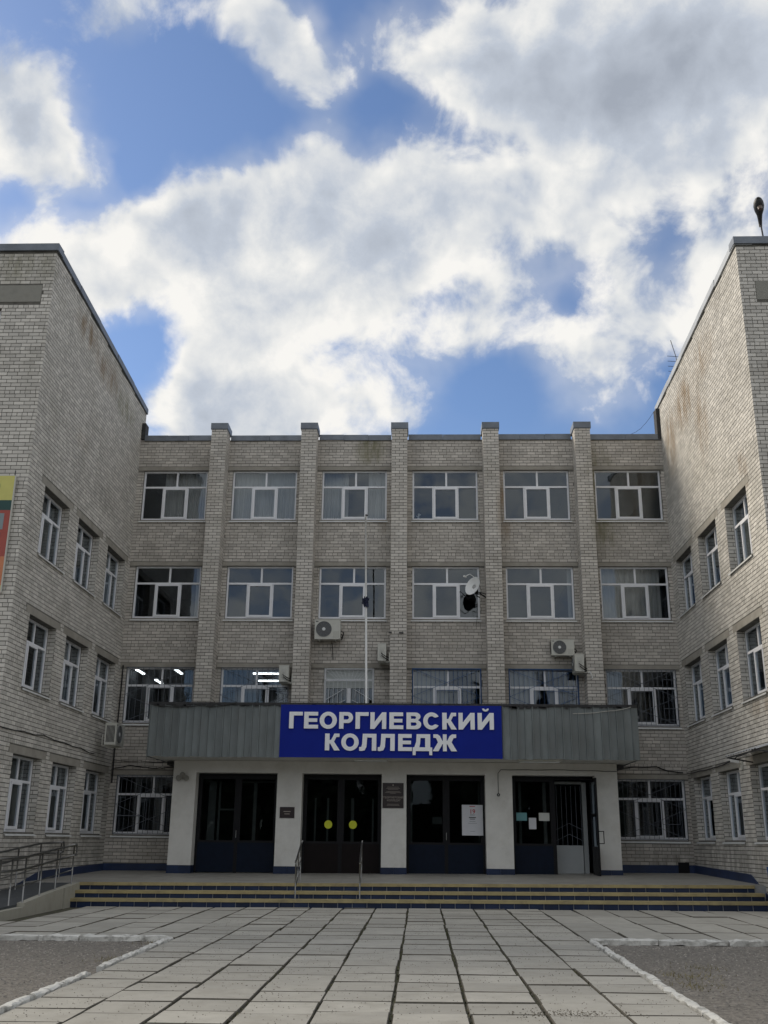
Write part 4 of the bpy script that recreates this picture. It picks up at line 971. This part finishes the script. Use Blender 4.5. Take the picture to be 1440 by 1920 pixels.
row1 = [('Г', 12, 102), ('Е', 113, 208), ('О', 218, 334), ('Р', 350, 443), ('Г', 460, 548), ('И', 560, 667), ('Е', 688, 782), ('В', 803, 902), ('С', 915, 1027), ('К', 1043, 1140), ('И', 1152, 1260), ('Й', 1280, 1388)]
row2 = [('К', 258, 358), ('О', 367, 484), ('Л', 488, 602), ('Л', 612, 725), ('Е', 748, 840), ('Д', 845, 975), ('Ж', 978, 1140)]
for row, z0_, H in ((row1, 3.755, .455), (row2, 3.165, .455)):
    for ch, a, b_ in row:
        w = (lx(b_)-lx(a))/H; me = curve_mesh('letter', G[ch](w), .05/H, m_letter)
        wm = Matrix.Translation((lx(a), SY-.025, z0_)) @ Matrix.Rotation(R(90), 4, 'X') @ Matrix.Scale(H, 4)
        inst('letter', me, sign, wm)
def text_part(s, x, z, size, y, m_, parent, bold=.0, align='CENTER'):
    c = bpy.data.curves.new('inscription', 'FONT'); c.body = s; c.size = size; c.align_x = align; c.extrude = .001; c.offset = bold
    ob = bpy.data.objects.new('tmp', c); COL.objects.link(ob); dg = bpy.context.evaluated_depsgraph_get()
    me = bpy.data.meshes.new_from_object(ob.evaluated_get(dg)); bpy.data.objects.remove(ob); me.materials.clear(); me.materials.append(m_)
    return inst('inscription', me, parent, Matrix.Translation((x, y, z)) @ Matrix.Rotation(R(90), 4, 'X'))
text_part('19', 2.17, 1.58, .17, DY-.032, m_red, po, .003)
for (z_, w, h, m_) in ((1.765, .16, .02, m_red), (1.535, .14, .015, m_gril_g), (1.46, .2, .025, m_dark), (1.42, .15, .018, m_dark), (1.36, .17, .008, m_gril_g), (1.31, .25, .007, m_gril_g), (1.09, .14, .008, m_gril_g)):
    MB().box(2.17-w/2, 2.17+w/2, DY-.0325, DY-.031, z_, z_+h).build('printed_line', m_, po)
pq = thing('plaque', 'tall dark plaque with pale lettering on the central column right of the brown doors', 'plaque', (-.10, EY-.02, 1.70))
MB().box(-.40, .20, EY-.025, EY-.001, 1.70, 2.39).build('plate', m_plaque, pq)
text_part('"ГЕОРГИЕВСКИЙ', -.10, 1.965, .070, EY-.027, m_gold, pq, .001); text_part('КОЛЛЕДЖ"', -.08, 1.885, .070, EY-.027, m_gold, pq, .001)
for (z_, w) in ((2.27, .34), (2.235, .40), (2.21, .3), (2.15, .38), (2.12, .46), (2.10, .16), (1.80, .33), (1.77, .36)): MB().box(-.10-w/2, -.10+w/2, EY-.0275, EY-.026, z_, z_+.009).build('engraved_line', m_gold, pq)
MB().tube([(-.10, EY-.0275, 2.33), (-.10, EY-.026, 2.33)], .022, 10).build('emblem', m_gold, pq)
ps = thing('plaque', 'small square dark plaque on the second column left of the brown doors', 'plaque', (-3.12, EY-.02, 1.40))
MB().box(-3.33, -2.91, EY-.025, EY-.001, 1.40, 1.70).build('plate', m_plaque, ps)
for (z_, w) in ((1.565, .2), (1.50, .15)): MB().box(-3.12-w/2, -3.12+w/2, EY-.0275, EY-.026, z_, z_+.022).build('engraved_line', m_gold, ps)
# ------------------------------------------------------------------ canopy
can = thing('entrance_canopy', 'flat entrance canopy faced with ribbed galvanised sheets', 'canopy', (0, -1.5, 2.97))
CL, CR, CY = -6.93, 6.64, -3.0
MB().box(CL+.03, CR-.03, CY+.03, -.02, 2.985, 4.40).build('canopy_slab', m_plaster, can)
MB().box(CL-.04, CR+.04, CY-.05, -.02, 4.402, 4.47).build('roofing_felt', m_tar, can)
n_ = 66; wv_ = (CR-CL)/n_
def sheet_piece(p0, p1, nx, ny):
    p0, p1 = Vector((*p0, 0)), Vector((*p1, 0)); d = p1-p0; Nv = Vector((nx, ny, 0)); mb = MB(); j = random.uniform(-.012, .012); k0 = random.uniform(-.003, .003)
    prof = [(0, .0), (.02, .045), (.12, .045), (.14, .0), (1, 0)]
    for (a, b_) in zip(prof[:-1], prof[1:]):
        A, B_ = p0+d*a[0]+Nv*(a[1]+k0), p0+d*b_[0]+Nv*(b_[1]+k0)
        mb.quad((A.x, A.y, 2.975+j), (B_.x, B_.y, 2.975+j), (B_.x, B_.y, 4.40), (A.x, A.y, 4.40))
    mb.build('metal_sheet', m_sheet, can)
x_ = CL
while x_ < CR-.01:
    w = random.choice((.2, .205, .215)); e_ = min(x_+w, CR)
    if not (x_ > -3.1 and e_ < 2.8): sheet_piece((x_, CY), (e_, CY), 0, -1)
    x_ = e_
y_ = CY
while y_ < -.05:
    e_ = min(y_+.21, -.03); sheet_piece((CL, e_), (CL, y_), -1, 0); sheet_piece((CR, y_), (CR, e_), 1, 0); y_ = e_
# tatters and clutter on the canopy edge
tt = MB()
for i in range(60):
    x_ = random.uniform(CL, CR); tt.obox((x_, CY-.05, 4.40+random.uniform(-.03, .01)), (random.uniform(.02, .12), 0, random.uniform(-.01, .01)), (0, .006, 0), (0, 0, random.uniform(.01, .035)))
o = tt.build('felt_edge', m_tar, can)
for (a, b_, lab) in ((3.35, 4.56, 'strip lamp housing under the canopy right of the sign'), (-1.2, -.2, 'strip lamp housing under the canopy below the sign')):
    t_ = thing('soffit_lamp', lab, 'lamp', ((a+b_)/2, -2.8, 2.93), 'strip lamps under the canopy')
    MB().box(a, b_, -2.86, -2.74, 2.935, 2.983).build('housing', m_cream, t_); MB().tube([(a+.05, -2.8, 2.915), (b_-.05, -2.8, 2.915)], .016, 8).build('tube', m_white, t_)
for s_ in (-1, 1):   # black brackets at the canopy corners
    xx = -6.62 if s_ < 0 else 6.42
    o = MB().box(xx-.13, xx+.13, -1.3, -.03, 2.86, 2.965).build('cable_bracket', m_dark, None)
    tag(o, 'black cable tray under the %s end of the canopy' % ('left' if s_ < 0 else 'right'), 'bracket', 'cable trays under the canopy ends')
# flagpole
fp_ = thing('flagpole', 'thin white flagpole standing on the canopy with a dark bundle', 'flagpole', (-.845, -2.8, 4.47))
MB().tube([(-.845, -2.8, 4.46), (-.90, -2.8, 7.4), (-.95, -2.8, 10.05)], [.034, .030, .024], 10).build('pole', m_white, fp_, smooth=True)
bu = MB()
for i in range(26):
    a = random.uniform(0, 6.28); r_ = random.uniform(.01, .07); bu.obox((-.915+r_*math.cos(a), -2.8+r_*math.sin(a), 7.42+random.gauss(0, .06)), Vector((random.gauss(0, 1), random.gauss(0, 1), random.gauss(0, 1))).normalized()*.045, Vector((random.gauss(0, 1), random.gauss(0, 1), random.gauss(0, 1))).normalized()*.03, (0, 0, .03))
bu.build('dark_bundle', plain('dark_blue_cloth', (.015, .02, .05), .9), fp_)
MB().tube([(-.93, -2.8, 10.05), (-.93, -2.8, 10.09)], .035, 10).build('finial', m_dark, fp_)
# ------------------------------------------------------------------ air conditioners
def ac_unit(name, label, loc, rz, w=.8, d=.3, h=.56, fan=True, side_lines=True, br=True):
    wm = Matrix.Translation(loc) @ Matrix.Rotation(rz, 4, 'Z')
    t_ = thing('air_conditioner', label, 'air conditioner', group='outdoor air conditioner units', wm=wm)
    c = MB().box(-w/2, w/2, -d/2, d/2, .0, h).box(-w/2-.006, w/2+.006, -d/2-.006, d/2+.006, h-.02, h+.004)
    c.build('casing', m_cream, t_, wm)
    fx_ = -w*.14; fr = min(h*.41, w*.3); fz = h*.51
    MB().tube([(fx_, -d/2-.002, fz), (fx_, -d/2-.006, fz)], fr, 32).build('fan_recess', m_ac_dark, t_, wm)
    gd = MB()
    for k_ in range(1, 7):
        rr = fr*k_/6; pts = [(fx_+rr*math.cos(2*math.pi*q/24), -d/2-.014, fz+rr*math.sin(2*math.pi*q/24)) for q in range(25)]; gd.tube(pts, .0035 if k_ < 6 else .008, 4, cap=False)
    for q in range(12): a = 2*math.pi*q/12; gd.bar((fx_+.05*math.cos(a), -d/2-.013, fz+.05*math.sin(a)), (fx_+fr*math.cos(a), -d/2-.013, fz+fr*math.sin(a)), .005)
    gd.build('fan_guard', plain('guard_grey', (.2, .21, .21), .5), t_, wm)
    MB().tube([(fx_, -d/2-.008, fz), (fx_, -d/2-.02, fz)], fr*.22, 16).build('fan_hub', m_white, t_, wm)
    MB().box(w*.22, w*.46, -d/2-.004, -d/2-.001, h*.08, h*.4).build('front_plate', plain('plate_cream', (.48, .48, .43), .6), t_, wm)
    MB().box(-w*.46, -w*.36, -d/2-.005, -d/2-.001, h*.88, h*.92).build('badge', m_dark, t_, wm)
    # end cover with valve recess (on +x end) and slotted end (on -x end)
    MB().box(w/2+.001, w/2+.012, -d*.25, d*.25, h*.25, h*.8).box(w/2+.012, w/2+.03, -d*.12, d*.1, h*.55, h*.72).build('valve_cover', plain('cover_cream', (.5, .5, .46), .6), t_, wm)
    sl = MB()
    for k_ in range(7): sl.box(-w/2-.004, -w/2-.001, -d*.36+k_*d*.11, -d*.36+k_*d*.11+d*.07, h*.12, h*.88)
    sl.build('side_slots', m_dark, t_, wm)
    bk = MB()
    for x_ in (-w*.32, w*.32): bk.bar((x_, -d/2+.02, -.02), (x_, d/2+.10, -.02), .03); bk.bar((x_, d/2+.10, -.02), (x_, d/2+.10, h*.5), .03)
    bk.build('bracket', m_cream, t_, wm)
    pp_ = MB().tube([(w/2+.02, 0, h*.3), (w/2+.07, .02, h*.25), (w/2+.06, .10, h*.12), (w/2-.02, d/2+.08, h*.05)], .014, 6).tube([(w/2+.02, -.02, h*.45), (w/2+.09, .0, h*.38), (w/2+.08, .10, h*.25), (w/2-.02, d/2+.08, h*.15)], .014, 6)
    pp_.build('pipe', m_cable, t_, wm)
    return t_
ac_unit('ac', 'large air conditioner with dark fan on the wall between second and third pilasters', (-2.225, -.27, 6.78), 0, .8, .32, .62)
ac_unit('ac', 'narrow air conditioner seen end on beside the middle pilaster', (-.50, -.42, 6.06), R(-90), .62, .26, .53)
ac_unit('ac', 'air conditioner seen end on in front of the grille left of the second pilaster', (-3.50, -.42, 5.40), R(-90), .62, .30, .50)
ac_unit('ac', 'air conditioner with fan facing front, the upper one of the right pair', (5.08, -.25, 6.31), 0, .70, .28, .49)
ac_unit('ac', 'narrow air conditioner seen end on, the lower one of the right pair', (5.52, -.42, 5.76), R(-90), .62, .28, .54)
ac_unit('ac', 'air conditioner on the left wing wall beside the corner', (-8.26, -1.70, 3.36), R(90), .84, .33, .62)
# ------------------------------------------------------------------ satellite dish
ds = thing('satellite_dish', 'white satellite dish on a black mount at the fourth pilaster', 'satellite dish', (2.3, -.95, 7.9))
dn = Vector((-.66, -.70, .30)).normalized(); dc = Vector((2.30, -.98, 8.36))
du = dn.cross(Vector((0, 0, 1))).normalized(); dv = du.cross(dn)*-1
mb = MB(); nr_ = 5; ns_ = 28
for side_, off in ((0, 0), (1, -.012)):
    st = len(mb.v); mb.v.append(tuple(dc-dn*(.07-off)))
    for i in range(1, nr_+1):
        for q in range(ns_):
            r_ = .31*i/nr_; a = 2*math.pi*q/ns_; mb.v.append(tuple(dc+du*r_*math.cos(a)*.93+dv*r_*math.sin(a)-dn*(.07*(1-(i/nr_)**2)-off)))
    for q in range(ns_): mb.f.append((st, st+1+q, st+1+(q+1) % ns_)); mb.m.append(side_)
    for i in range(nr_-1):
        for q in range(ns_): a_ = st+1+i*ns_; mb.f.append((a_+q, a_+(q+1) % ns_, a_+ns_+(q+1) % ns_, a_+ns_+q)); mb.m.append(side_)
mb.build('reflector', [m_white, m_dark], ds, smooth=True)
bc = dc-dn*.12
MB().tube([tuple(bc+dn*.05), tuple(bc-dn*.05), tuple(bc+Vector((.06, .05, -.2)))], [.06, .085, .05], 12).build('mount', m_black, ds)
MB().tube([tuple(bc+Vector((.05, .05, -.2))), (2.55, -.75, 8.16), (2.74, -.35, 8.14)], .022, 8).tube([tuple(bc+Vector((.05, .05, -.12))), (2.74, -.45, 8.22)], .016, 8).build('wall_arm', m_black, ds)
MB().tube([tuple(dc-dv*.3-dn*.02), tuple(dc-dv*.30+dn*.22), tuple(dc-dv*.12+dn*.40)], .011, 6).build('feed_arm', m_white, ds)
MB().tube([tuple(dc-dv*.12+dn*.36), tuple(dc-dv*.10+dn*.46)], .03, 10).build('receiver', m_white, ds)
MB().tube([(2.28, -.95, 8.03), (2.15, -1.0, 7.95), (1.93, -1.05, 8.14), (1.90, -1.05, 8.16)], [.014, .014, .014, .03], 8).tube([(2.4, -.95, 8.05), (2.52, -.98, 7.99)], .018, 6).build('second_arm', m_black, ds)
MB().tube([(2.40, -.9, 8.0), (2.44, -.7, 7.7), (2.46, -.3, 7.45), (2.44, -.02, 7.3)], .006, 5).build('cable', m_cable, ds)
# ------------------------------------------------------------------ cables and little wall things
def cable(pts, r_, label, m_=m_cable, sag=.0, par=None):
    out = []
    for a, b_ in zip(pts[:-1], pts[1:]):
        for i in range(6): t = i/6; out.append((a[0]+(b_[0]-a[0])*t, a[1]+(b_[1]-a[1])*t, a[2]+(b_[2]-a[2])*t-sag*math.sin(math.pi*t)+random.gauss(0, .004)))
    out.append(pts[-1]); o = MB().tube(out, r_, 5).build('cable', m_, None); return tag(o, label, 'cable')
cable([(-8.755, -8.9, 3.17), (-8.755, -7.4, 3.2), (-8.755, -6.06, 3.24), (-8.755, -4.5, 3.2), (-8.755, -3.11, 3.18), (-8.755, -1.9, 3.12)], .013, 'black cable strung along the left wing above the ground floor windows', sag=.03)
cable([(-8.69, -.04, 6.0), (-8.69, -.04, 5.2), (-8.70, -.04, 4.3), (-8.72, -.04, 3.4), (-8.72, -.04, 2.4)], .025, 'thick black cable running down the left inner corner')
cable([(-8.70, -.04, 2.84), (-8.2, -.04, 2.93), (-7.6, -.04, 2.86), (-7.11, -.04, 2.86), (-6.6, -.04, 2.92)], .016, 'black cable above the ground floor window beside the left wing', sag=.01)
cable([(-8.70, -.04, 3.08), (-7.9, -.04, 3.06), (-7.0, -.04, 3.03)], .010, 'thin grey cable under the canopy end beside the left wing', sag=.02)
cable([(6.5, -.04, 2.97), (7.1, -.04, 3.0), (7.76, -.04, 3.02), (8.1, -.04, 2.9), (8.55, -.04, 2.85)], .018, 'black cable above the ground floor window beside the right wing', sag=.01)
cable([(8.66, -.1, 2.83), (8.66, -1.6, 2.80), (8.66, -2.9, 2.80), (8.66, -4.2, 2.83), (8.66, -5.11, 2.92), (8.66, -7.38, 3.02), (8.66, -8.8, 3.1)], .016, 'cable running along the right wing over its ground floor lintels', sag=.02)
cable([(CL+.1, CY-.06, 4.38), (-5.5, CY-.07, 4.37), (-4.5, CY-.06, 4.45)], .012, 'loose cable sagging over the left canopy edge', sag=.05)
cable([(4.9, CY-.05, 4.22), (5.8, CY-.05, 4.28), (6.5, CY-.05, 4.40)], .010, 'pale cable drooping on the right canopy front', m_cablew, sag=.02)
cable([(2.9, EY-.02, 2.12), (2.9, EY-.02, 2.68), (2.98, EY-.02, 2.78), (4.5, EY-.02, 2.79), (6.28, EY-.02, 2.76)], .008, 'thin wire over the fourth opening leading down to the wall switch', m_cable)
cable([(7.6, .2, 13.85), (8.1, .2, 14.1), (8.6, .2, 14.75)], .006, 'thin wire from the main roof up to the right wing', sag=.04)
cable([(5.78, -.64, 5.72), (5.84, -.66, 5.75), (5.90, -.66, 5.60), (5.86, -.65, 5.55)], .018, 'white drain hose curling below the lower right air conditioner', m_white)
cable([(-2.1, -.06, 6.72), (-2.08, -.04, 6.5), (-2.06, -.03, 6.2)], .010, 'short dark hose hanging under the large air conditioner')
o = MB().box(7.22, 7.30, -.05, -.008, 3.60, 3.74).build('junction_box', m_dark, None); tag(o, 'small black box on bricks beside the right canopy end', 'box')
t_ = thing('wall_switch', 'round dark wall switch on the fourth column', 'switch', (2.9, EY-.02, 2.05)); MB().tube([(2.9, EY-.001, 2.09), (2.9, EY-.035, 2.09)], .045, 14).build('cover', m_dark, t_); MB().box(2.89, 2.91, EY-.045, EY-.035, 2.07, 2.11).build('knob', m_cream, t_)
fl_ = thing('floodlight', 'cluster of three round lamps on the top of the left column', 'lamp', (-6.17, EY-.05, 2.5))
for dx, dz in ((-.11, .0), (.11, .0), (0, .09)): MB().tube([(-6.17+dx, EY-.04, 2.50+dz), (-6.17+dx, EY-.13, 2.47+dz)], [.05, .085], 14).build('lamp_head', m_conc_d, fl_)
MB().box(-6.22, -6.12, EY-.05, EY-.001, 2.5, 2.6).build('mount', m_dark, fl_)
cm = thing('security_camera', 'small white security camera on the right wing between lintels', 'camera', (8.6, -5.45, 2.75))
MB().obox((8.48, -5.50, 2.78), (.12, .03, -.01), (.01, .035, 0), (0, 0, .035)).build('camera_body', m_white, cm); MB().bar((8.56, -5.46, 2.76), (8.69, -5.40, 2.70), .035).box(8.66, 8.69, -5.46, -5.34, 2.6, 2.84).build('wall_bracket', m_cream, cm)
aw = thing('window_awning', 'scalloped grey sheet awning on the right wing at the picture edge', 'awning', (8.4, -7.3, 2.8))
a_ = MB(); k0 = 12
for q in range(k0):
    ya, yb = -8.6+q*.2, -8.6+(q+1)*.2
    for (y0_, y1_, d0_, d1_) in ((ya, (ya+yb)/2, 0, .03), ((ya+yb)/2, yb, .03, 0)):
        a_.quad((8.69, y0_, 3.02+d0_), (8.69, y1_, 3.02+d1_), (8.05, y1_, 2.82+d1_), (8.05, y0_, 2.82+d0_))
a_.build('roof_sheet', m_zincl, aw); MB().bar((8.10, -8.6, 2.80), (8.10, -6.2, 2.80), .03).bar((8.69, -6.25, 2.7), (8.10, -6.25, 2.80), .03).bar((8.69, -8.55, 2.7), (8.10, -8.55, 2.80), .03).build('awning_frame', m_dark, aw)
br_ = MB().box(-.30, -.20, PILY-.09, PILY-.03, 6.93, 6.97).box(.02, .16, PILY-.07, PILY-.02, 6.93, 6.96)
o = br_.build('steel_stub', m_dark, None); tag(o, 'rusty steel stubs sticking out of the middle pilaster', 'stubs')
# street lamp head on the right roof
sl_ = thing('roof_lamp', 'dark street lamp head on a thin pole above the right wing roof', 'lamp', (9.66, -8.3, 15.5))
MB().tube([(9.68, -8.2, 15.3), (9.66, -8.3, 15.93), (9.60, -8.4, 16.32)], .022, 8).build('pole', m_dark, sl_)
hd_ = MB(); base = Vector((9.60, -8.38, 16.30)); dd = (Vector((9.42, -8.9, 16.72))-base).normalized()
hd_.tube([tuple(base+dd*q) for q in (-.08, .12, .24, .36, .48, .60, .68, .72)], [.04, .055, .07, .115, .135, .12, .08, .03], 16); hd_.build('lamp_head', m_dark, sl_, smooth=True)
lc = base+dd*.50; MB().tube([tuple(lc+Vector((0, -.05, -.09))), tuple(lc+Vector((0, -.08, -.17)))], [.07, .045], 14).build('lamp_glass', plain('lamp_glass_brown', (.12, .08, .06), .3), sl_)
at = thing('roof_antenna', 'small rake aerial standing behind the right wing coping', 'aerial', (8.95, -1.8, 15.0))
MB().tube([(8.95, -1.8, 14.9), (8.93, -1.8, 15.75), (8.80, -1.8, 16.35)], .012, 6).build('mast', m_dark, at)
an_ = MB()
for k_ in range(4): an_.bar((8.93-.28, -1.8, 15.25+k_*.18), (8.93+.12, -1.8, 15.22+k_*.18), .012)
an_.build('rods', m_dark, at)
# ------------------------------------------------------------------ banner on the left wing front
bn_ = thing('banner', 'tall advertising banner of yellow, green and red panels on the left wing front', 'banner', (-10.2, -9.0, 6.2))
bx0, bx1, by = -11.6, -9.04, -9.03
seg = [(8.45, 9.07, (.58, .55, .16)), (8.20, 8.45, (.012, .06, .055)), (7.06, 8.20, (.36, .07, .05)), (6.36, 7.06, (.55, .20, .09)), (6.20, 6.36, (.58, .55, .16))]
bn0 = MB().box(bx0, bx1, by+.002, by+.06, 6.19, 9.08); bn0.build('backing', m_cream, bn_)
for (a, b_, c_) in seg: MB().box(bx0+.02, bx1-.025, by-.002, by+.002, a, b_-.002).build('printed_panel', plain('banner_ink_%d' % int(a*100), c_, .5), bn_)
MB().tube([(-9.66, by-.003, 8.78), (-9.66, by-.006, 8.78)], .27, 30).build('green_disc', plain('banner_green', (.06, .16, .09), .5), bn_)
MB().tube([(-9.66, by-.007, 8.78), (-9.66, by-.009, 8.78)], .21, 30).build('pale_disc', plain('banner_pale_green', (.35, .5, .42), .5), bn_)
MB().box(-11.2, -9.20, by-.005, by-.003, 7.72, 8.12).build('picture', plain('banner_photo', (.22, .27, .29), .5), bn_)
MB().box(-11.2, -9.24, by-.005, by-.003, 7.12, 7.64).build('picture', plain('banner_photo_dark', (.10, .13, .17), .5), bn_)
MB().box(-9.6, -9.3, by-.007, by-.0055, 7.86, 7.94).box(-9.52, -9.3, by-.007, by-.0055, 8.0, 8.02).build('picture_detail', plain('banner_dark_ink', (.05, .03, .08), .5), bn_)
text_part('А', -9.24, 6.58, .34, by-.004, plain('banner_red_ink', (.16, .01, .01), .5), bn_, .004, 'RIGHT')
MB().bar((-9.08, by+.03, 9.06), (-9.08, by+.03, 9.2), .02).bar((-9.12, by+.03, 6.2), (-9.12, by+.03, 6.05), .02).build('tie', m_dark, bn_)
# ------------------------------------------------------------------ ramp and railings (porch frame)
rp = thing('access_ramp', 'stone sided access ramp beside the left end of the steps', 'ramp', wm=WP)
def prism_yz(poly, x0, x1):
    mb = MB(); n_ = len(poly)
    for x_ in (x0, x1): mb.v += [(x_, p[0], p[1]) for p in poly]
    mb.f = [tuple(range(n_)), tuple(reversed(range(n_, 2*n_)))]+[(i, (i+1) % n_, n_+(i+1) % n_, n_+i) for i in range(n_)]; mb.m = [0]*len(mb.f); return mb
tz = [(-6.3, 0.0), (-8.65, -.16), (-9.75, -.215)]
pcs = [(-6.3, -7.35), (-7.35, -8.5), (-8.5, -9.7), (-9.7, -10.75), (-10.75, -11.35)]
def rtop(y_): return -.002-(-6.3-y_)*.060 if y_ > -9.7 else -.225
for (ya, yb) in pcs:
    prism_yz([(ya-.003, -1), (ya-.003, rtop(ya) if ya > -9.7 else -.30), (yb+.003, rtop(yb) if yb >= -9.7 else -.30), (yb+.003, -1)], -7.58, -7.42 if ya < -7.0 else -7.39).build('side_stone', m_rampw, rp, WP)
for k_ in range(4):
    xa = -7.42-k_*1.2; MB().box(xa-1.2+.003, xa-.003 if k_ else xa-.001, -11.36, -11.2, -1, -.235 if k_ else -.23).build('side_stone', m_rampw, rp, WP)
MB().box(-12.2, -7.40, -11.38, -11.36, -.29, -.225).build('ledge', m_rampw, rp, WP)
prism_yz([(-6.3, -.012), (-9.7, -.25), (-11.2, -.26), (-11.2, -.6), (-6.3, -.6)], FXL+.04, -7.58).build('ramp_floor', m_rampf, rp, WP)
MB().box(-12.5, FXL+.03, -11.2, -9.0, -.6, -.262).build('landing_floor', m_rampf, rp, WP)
def rail_thing(label, X, posts, zt_fn, ext=None, base_fn=None, loopend=1, hts=(.87, .63, .31)):
    t_ = thing('ramp_railing', label, 'railing', wm=WP, group='steel railings of the access ramp')
    for y_ in posts:
        z = base_fn(y_); MB().tube([(X, y_, z-.02), (X, y_, z+hts[0]-.01)], .019, 8).build('post', m_steel, t_, WP, smooth=True)
    ys_ = posts
    for hi, h in enumerate(hts):
        pts = [(X, y_, base_fn(y_)+h) for y_ in ys_]
        if ext: pts = pts+[(X+e_[0], e_[1], base_fn(e_[1])+h) for e_ in ext]
        MB().tube(pts, .024 if hi < 2 else .012, 8).build('rail', m_steel, t_, WP, smooth=True)
    y0_ = ys_[0]; z = base_fn(y0_); r0 = (hts[0]-hts[1])/2
    if loopend:
        MB().tube([(X, y0_, z+hts[0]), (X, y0_+.12, z+hts[0])]+[(X, y0_+.12+r0*.7*math.sin(a), z+hts[0]-r0+r0*math.cos(a)) for a in [math.pi*q/8 for q in range(1, 8)]]+[(X, y0_+.12, z+hts[1]), (X, y0_, z+hts[1])], .024, 8).build('rail_loop', m_steel, t_, WP, smooth=True)
    return t_
bf = lambda y_: (-.0-max(0, (-6.3-y_))*.060) if y_ > -9.8 else -.21
rail_thing('outer steel railing on the stone edge of the ramp', -7.50, [-6.62, -7.72, -8.68, -9.62, -10.35, -10.95], None, base_fn=bf, ext=[(-.3, -11.25), (-1.4, -11.28), (-3.4, -11.28)])
rail_thing('inner steel railing between the ramp and the left wing wall', -8.45, [-4.75, -6.2, -7.6, -9.0, -10.2], None, base_fn=bf, ext=[(-1.0, -10.25), (-2.6, -10.25)])
for (X, lab) in ((-2.21, 'left one of the two steel handrails on the entrance steps'), (-.72, 'right one of the two steel handrails on the entrance steps')):
    t_ = thing('stair_handrail', lab, 'handrail', wm=WP, group='handrails on the entrance steps')
    p1, p2, p3 = (X-.03, -5.55, 0), (X-.015, -6.2, -.0), (X, -6.78, -.32)
    tops = [(X-.035, -5.2, .93), (X-.03, -5.55, .86), (X-.015, -6.2, .68), (X+.005, -6.9, .48)]
    for (p, ztp) in ((p1, .86), (p2, .68), (p3, .50)): MB().tube([(p[0], p[1], p[2]-.01), (p[0], p[1], ztp)], .016, 8).build('post', m_steel, t_, WP, smooth=True)
    MB().tube(tops, .020, 8).build('rail', m_steel, t_, WP, smooth=True)
    MB().tube([(X-.03, -5.55, .55), (X-.015, -6.2, .36), (X, -6.78, .16)], .014, 8).build('mid_rail', m_steel, t_, WP, smooth=True)
    MB().tube([(X-.03, -5.55, .28), (X-.015, -6.2, .12), (X, -6.78, -.08)], .012, 8).build('mid_rail', m_steel, t_, WP, smooth=True)
# blue folding sign at the right edge
fs = thing('folding_sign', 'blue folding pavement sign cut off by the right picture edge', 'sign', (8.82, -7.9, -.62))
MB().obox((8.76, -7.75, -.02), (.34, 0, 0), (0, .012, 0), (0, -.09, .36)).build('front_panel', plain('bright_blue_panel', (.02, .09, .33), .4), fs)
MB().obox((8.76, -7.42, -.02), (.34, 0, 0), (0, .012, 0), (0, .09, .36)).build('back_panel', plain('bright_blue_back', (.02, .08, .28), .4), fs)
for x_ in (8.43, 9.09): MB().bar((x_, -7.92, -.66), (x_, -7.62, .37), .02).bar((x_, -7.25, -.66), (x_, -7.55, .37), .02).build('leg', m_dark, fs)
# ------------------------------------------------------------------ spruces behind the camera, seen reflected in the glass
def spruce(x, y, H, label):
    t_ = thing('spruce_tree', label, 'tree', (x, y, -.8), 'spruces across the yard')
    MB().tube([(x, y, -.8), (x, y, H*.5), (x, y, H)], [.22, .14, .02], 8).build('trunk', plain('spruce_bark', (.07, .05, .035), .9), t_)
    mb = MB()
    for i in range(1500):
        f_ = random.random()**.8; z = H*(.10+.9*f_); Rr = (1-f_)*H*.24*(.55+.45*random.random())+.12; a = random.uniform(0, 6.283)
        L = random.uniform(.5, 1.1); dx, dy = math.cos(a), math.sin(a); cx_, cy_ = x+dx*Rr, y+dy*Rr; w = random.uniform(.10, .26)
        mb.quad((cx_-dy*w, cy_+dx*w, z), (cx_+dy*w, cy_-dx*w, z), (cx_+dy*w*.3-dx*L, cy_-dx*w*.3-dy*L, z+L*.25), (cx_-dy*w*.3-dx*L, cy_+dx*w*.3-dy*L, z+L*.25))
    mb.build('crown', plain('spruce_needles', (.03, .05, .03), .8), t_)
for (x, y, H, lab) in ((-13, -58, 15, 'tall dark spruce mirrored in the left ground floor glass'), (-3.5, -62, 13, 'dark spruce mirrored in the brown entrance doors'), (6.4, -57, 14, 'pointed dark spruce mirrored right of the poster'), (2.1, -64, 7.4, 'small dark spruce mirrored in the third entrance opening'), (12, -60, 15, 'tall dark spruce mirrored in the fourth entrance opening'), (20, -57, 14, 'dark spruce mirrored in the ground floor glass of the right bay'), (-21, -60, 14, 'dark spruce mirrored in the glass beside the ramp')):
    spruce(x, y, H, lab)
tl = MB()
for i in range(9000):
    x_ = random.uniform(-70, 70); top = 8.5+2.2*math.sin(x_*.23)+1.8*math.sin(x_*.61+1)+1.2*math.sin(x_*1.7)
    if -.5 < x_ < 2.6: top = 3.6
    z_ = -.8+(top+.8)*random.random()**.8; y_ = -68+random.gauss(0, 1.6); r_ = random.uniform(.3, .75)
    a = Vector((random.gauss(0, 1), random.gauss(0, .5), random.gauss(0, 1))).normalized(); b_ = a.cross(Vector((random.gauss(0, .3), 1, random.gauss(0, .3)))).normalized(); c_ = Vector((x_, y_, z_))
    tl.quad(tuple(c_-a*r_-b_*r_), tuple(c_+a*r_-b_*r_), tuple(c_+a*r_+b_*r_), tuple(c_-a*r_+b_*r_))
o = tl.build('far_trees', plain('far_foliage', (.035, .05, .03), .9), None); tag(o, 'dark mass of trees across the yard mirrored in the lower windows', 'trees', kind='stuff')
scn.render.engine = 'CYCLES'
